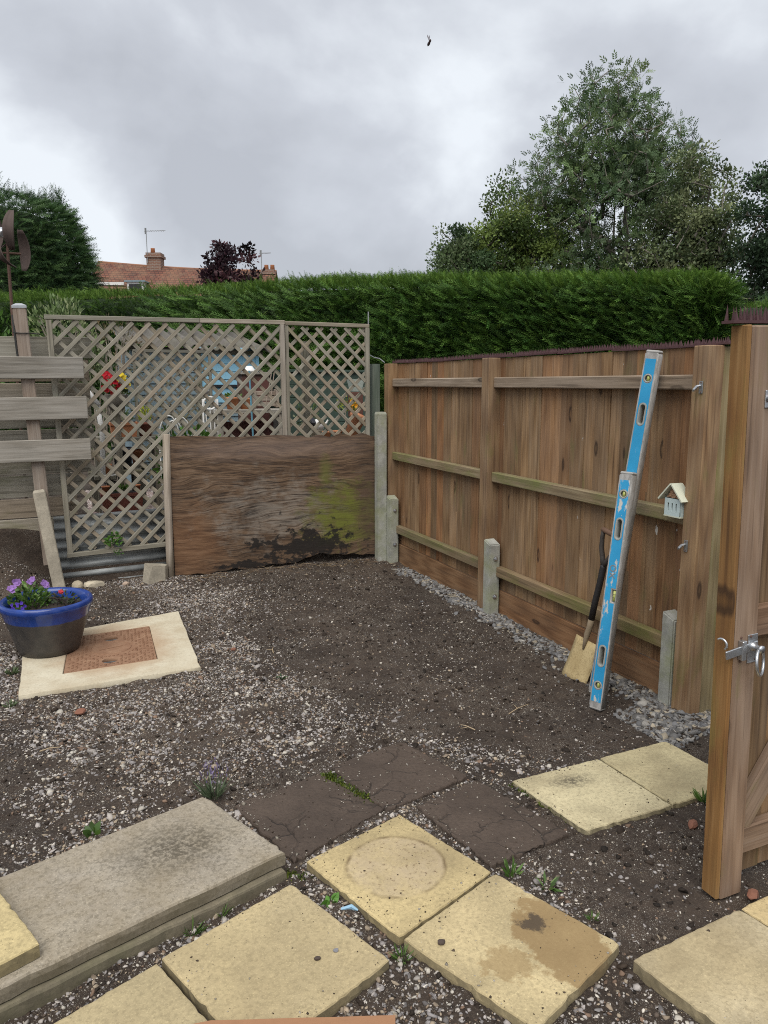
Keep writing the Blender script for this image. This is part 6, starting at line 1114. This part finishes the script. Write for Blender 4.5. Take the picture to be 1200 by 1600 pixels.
YG = [(.11, .17, .042), (.15, .21, .05), (.075, .12, .035), (.19, .245, .065)]
tree('field_maple', 'yellow green bushy tree left of the tall ash', (9.1, 12.3, .5), 4.6, [(9.2, 12.2, 5.4, 3, 1.1, 1.1, 1.7), (8.5, 12.5, 4.7, 2, 1.1, 1.0, 1.3), (9.8, 12.0, 4.8, 2.5, 1.2, 1.0, 1.5), (8.3, 12.5, 3.8, 1.5, 1.2, .8, .8)], 240, 150, .092, YG, BRD, BRDF, crad=.42, seed=5, trunk_r=.13)
tree('hawthorn_tree', 'small green tree at the left end of the tree group', (7.5, 12.7, .5), 3.6, [(7.5, 12.5, 4.5, 3, .75, .8, 1.25), (8.2, 12.4, 4.2, 2, .7, .8, 1.0), (7.0, 12.7, 3.9, 1, .5, .6, .8)], 130, 140, .085, [(.09, .145, .06), (.125, .18, .075), (.06, .105, .045), (.16, .21, .10)], BRD, BRDF, crad=.36, seed=8, trunk_r=.10)
tree('willow_tree', 'sparse olive leaved tree on the right of the tall ash', (12.6, 8.9, .5), 4.4, [(12.4, 9.0, 5.7, 3, 1.0, 1.0, 1.55), (12.7, 8.8, 5.0, 2, .75, .8, 1.3), (12.0, 9.2, 4.6, 2, 1.1, 1.0, 1.1), (12.2, 9.0, 6.9, .5, .5, .5, .6), (11.5, 9.4, 5.0, 1.5, .9, .8, 1.3)], 300, 75, .095, [(.12, .165, .07), (.155, .195, .085), (.085, .12, .055), (.19, .22, .105)], BRD, BRDF, crad=.34, seed=12, trunk_r=.12, bare=.12, bark=M_bark2)
tree('understorey_tree', 'dark low bush filling the gap under the tall ash', (11.2, 10.6, .5), 3.0, [(11.2, 10.6, 3.6, 3, 1.7, 1.0, 1.3), (9.8, 11.2, 3.5, 2, 1.2, .9, 1.1), (12.9, 9.8, 3.4, 2, 1.3, .9, 1.2)], 170, 130, .10, [(.075, .12, .055), (.10, .15, .065), (.055, .09, .04)], BRD, BRDF, crad=.45, seed=15, trunk_r=.1)
tree('oak_tree', 'dark green tree cut by the right edge', (12.9, 6.6, .5), 4.6, [(12.8, 6.6, 4.9, 3, 1.2, 1.1, 1.9), (12.3, 6.8, 3.7, 2, 1.1, 1.0, 1.3), (13.1, 6.4, 6.1, 2.5, 1.0, 1.0, 1.1)], 240, 150, .092, [(.045, .082, .038), (.06, .105, .047), (.033, .06, .03)], BRD, BRDF, crad=.42, seed=18, trunk_r=.15)
tree('purple_plum', 'dark purple leaved tree in front of the tiled roof', (2.85, 19.4, .5), 4.4, [(2.85, 19.4, 5.0, 3, .8, .75, 1.25), (2.5, 19.6, 4.6, 1.5, .7, .6, .9), (3.35, 19.2, 4.6, 1.5, .75, .6, .85)], 130, 50, .14, [(.035, .016, .022), (.05, .022, .03), (.025, .013, .018), (.07, .03, .035)], BRD, BRDF, crad=.32, seed=23, trunk_r=.09, bare=.05)
tree('scrub_growth', 'low scrubby shoots behind the hedge left of the tree group', (6.1, 13.2, .5), 3.0, [(6.2, 13.1, 3.9, 2, .9, .4, .42), (5.2, 13.5, 3.75, 2, .8, .4, .35), (6.9, 12.8, 3.9, 1, .5, .4, .4)], 60, 16, .15, YG, BRD, BRDF, crad=.25, seed=31, trunk_r=.05, multi=3)
# ================================================================== house beyond
ho = thing('tiled_house', (4, 35, .5), 'brick house with an old red tiled roof and two chimneys', 'house'); hx = Vector((.918, -.395, 0)); hy = Vector((.395, .918, 0)); h0 = Vector((-.25, 35.9, 0)) + hx * .05
Mh = Matrix.Identity(4)
for i in range(3): Mh[i][0] = hx[i]; Mh[i][1] = hy[i]; Mh[i][3] = h0[i]
q = NT('old_clay_tiles'); v = q.obj(False); bt = q.n('TexBrick', Scale=1.0, Mortar_Size=.012, Brick_Width=.19, Row_Height=.12, Color1=(.20, .078, .048), Color2=(.115, .045, .032), Mortar=(.05, .025, .02)); q.L.new(q.map(v, (1, 1, 0)), bt.inputs['Vector']); mp_ = q.n('CombineXYZ'); sp3 = q.n('SeparateXYZ'); q.L.new(v, sp3.inputs[0]); q.L.new(sp3.outputs[0], mp_.inputs[0]); q.L.new(sp3.outputs[2], mp_.inputs[1]); q.L.new(mp_.outputs[0], bt.inputs['Vector'])
f = q.noise(v, 1.4, 5, .7); f3 = q.noise(v, 7, 4, .7); col = q.mix(q.math('MULTIPLY', q.step(f, .45, .7), .6), bt.outputs[0], (.28, .17, .10)); col = q.mix(q.math('MULTIPLY', q.step(f3, .52, .7), .55), col, (.09, .045, .035)); col = q.mix(q.math('MULTIPLY', q.step(q.noise(v, 3, 5, .75), .5, .68), .5), col, (.16, .12, .085)); M_tile = q.fin(col, .9, bt.outputs[1], .6, .03)
q = NT('house_brick'); v = q.obj(False); bt = q.n('TexBrick', Scale=1.0, Mortar_Size=.01, Brick_Width=.225, Row_Height=.075, Color1=(.25, .12, .075), Color2=(.19, .10, .07), Mortar=(.3, .26, .22)); mp_ = q.n('CombineXYZ'); sp3 = q.n('SeparateXYZ'); q.L.new(v, sp3.inputs[0]); q.L.new(q.math('ADD', sp3.outputs[0], sp3.outputs[1]), mp_.inputs[0]); q.L.new(sp3.outputs[2], mp_.inputs[1]); q.L.new(mp_.outputs[0], bt.inputs['Vector']); M_hbrick = q.fin(bt.outputs[0], .9, bt.outputs[1], .4, .01)
RZ, EZ, LN, DP = 7.55, 5.6, 8.9, 2.4
b = B(); b.box(.15, LN - .15, -DP + .3, DP - .3, .3, EZ, None); b.add([(.15, -DP + .3, EZ), (.15, DP - .3, EZ), (.15, 0, RZ - .2)], [(0, 1, 2)]); b.add([(LN - .15, -DP + .3, EZ), (LN - .15, DP - .3, EZ), (LN - .15, 0, RZ - .2)], [(0, 2, 1)]); b.obj('wall', M_hbrick, ho, Mh)
b = B()
for s_ in (-1, 1):
    n_ = 24; vs = []; fs = []
    for i in range(n_ + 1):
        sag = .10 * math.sin(math.pi * i / n_) + .03 * math.sin(i * 1.3)
        for j in range(6): u = j / 5; vs.append((LN * i / n_, s_ * DP * u, RZ - .05 * LN * i / n_ - sag * (1 - .4 * u) - (RZ - EZ + .1) * u))
    for i in range(n_):
        for j in range(5): a = i * 6 + j; fs.append((a, a + 6, a + 7, a + 1) if s_ < 0 else (a, a + 1, a + 7, a + 6))
    b.add(vs, fs)
rf_ = b.obj('roof', M_tile, ho, Mh); rf_.modifiers.new('t', 'SOLIDIFY').thickness = .08
b = B(); b.tube([(LN * i / 24, 0, RZ + .02 - .05 * LN * i / 24 - .10 * math.sin(math.pi * i / 24)) for i in range(25)], .09, 6); b.obj('ridge', plain('ridge_tile', (.27, .13, .075), .9, 0, .3, 4, .2), rf_, Mh)
b = B(); b.box(-.05, .06, -DP, DP, 0, .01); 
plank('verge_board', Mh @ Vector((-.02, -.1, RZ - .12)), Mh @ Vector((-.02, -DP, EZ - .12)), .16, .05, (-1, 0, 0), M_white, ho); plank('gutter', Mh @ Vector((.2, -1.55, 6.36)), Mh @ Vector((1.75, -1.55, 6.36)), .14, .08, (0, -1, 0), M_white, ho); b = B(); b.box(1.95, 2.75, -1.75, -.9, 5.9, 6.42); dm = b.obj('dormer', M_white, ho, Mh); b = B(); b.box(1.85, 2.85, -1.85, -.9, 6.42, 6.48); b.obj('dormer_roof', M_bluegrey, dm, Mh); b = B(); b.box(2.05, 2.65, -1.77, -1.755, 5.95, 6.32); b.obj('pane', M_black, dm, Mh)
for cx_, w_, zb, zt, pn in ((2.86, .70, 6.7, 8.0, 1), (8.5, .62, 6.0, 7.2, 2)):
    b = B(); b.box(cx_ - w_ / 2, cx_ + w_ / 2, -.32, .32, zb, zt - .24); b.box(cx_ - w_ / 2 - .07, cx_ + w_ / 2 + .07, -.39, .39, zt - .237, zt - .12); b.box(cx_ - w_ / 2 - .02, cx_ + w_ / 2 + .02, -.34, .34, zt - .117, zt); ch = b.obj('chimney', M_hbrick, rf_, Mh)
    for k in range(pn): b = B(); b.lathe([(.12, 0), (.10, .22), (.11, .25), (.08, .25)], 12, (cx_ - .1 + .3 * k, 0, zt)); b.obj('chimney_pot', M_terr, rf_, Mh, True)
    b = B(); xa = cx_ - .28; zt2 = zt + (1.15 if pn == 1 else .9); b.tube([(xa, -.36, zt - .5), (xa, -.36, zt2)], .02, 6); b.tube([(xa - .1, -.36, zt2 - .15), (xa + .95 / pn, -.36, zt2 - .12)], .014, 6); [b.tube([(xa + .12 * k / pn, -.36 - .14, zt2 - .14), (xa + .12 * k / pn, -.36 + .14, zt2 - .14)], .008, 5) for k in range(1, 8)]; b.tube([(xa - .05, -.36, zt2 - .28), (xa - .05, -.36, zt2)], .03, 6); b.obj('aerial', M_dullmetal, rf_, Mh)
# ================================================================== a passing fly
fl = thing('flying_insect', (-1.42, -3.745, 2.835), 'small dark insect flying high in front of the clouds', 'insect'); b = B(); b.lathe([(.0005, -.013), (.004, -.009), (.0052, -.003), (.0036, .0015), (.0046, .005), (.0034, .0095), (.0005, .0125)], 12, M=frame((-1.42, -3.745, 2.835), (.5, .3, .2), (.5, -.2, .6))); b.obj('body', plain('fly_body', (.05, .03, .03), .5), fl, None, True)
for s_ in (-1, 1): b = B(); b.add([(-1.42, -3.745, 2.838), (-1.42 + s_ * .006 - .002, -3.742, 2.856), (-1.42 + s_ * .003 - .002, -3.742, 2.862), (-1.42 - .002, -3.744, 2.852)], [(0, 1, 2, 3)]); b.obj('wing', plain('fly_wing', (.25, .24, .26), .4), fl)
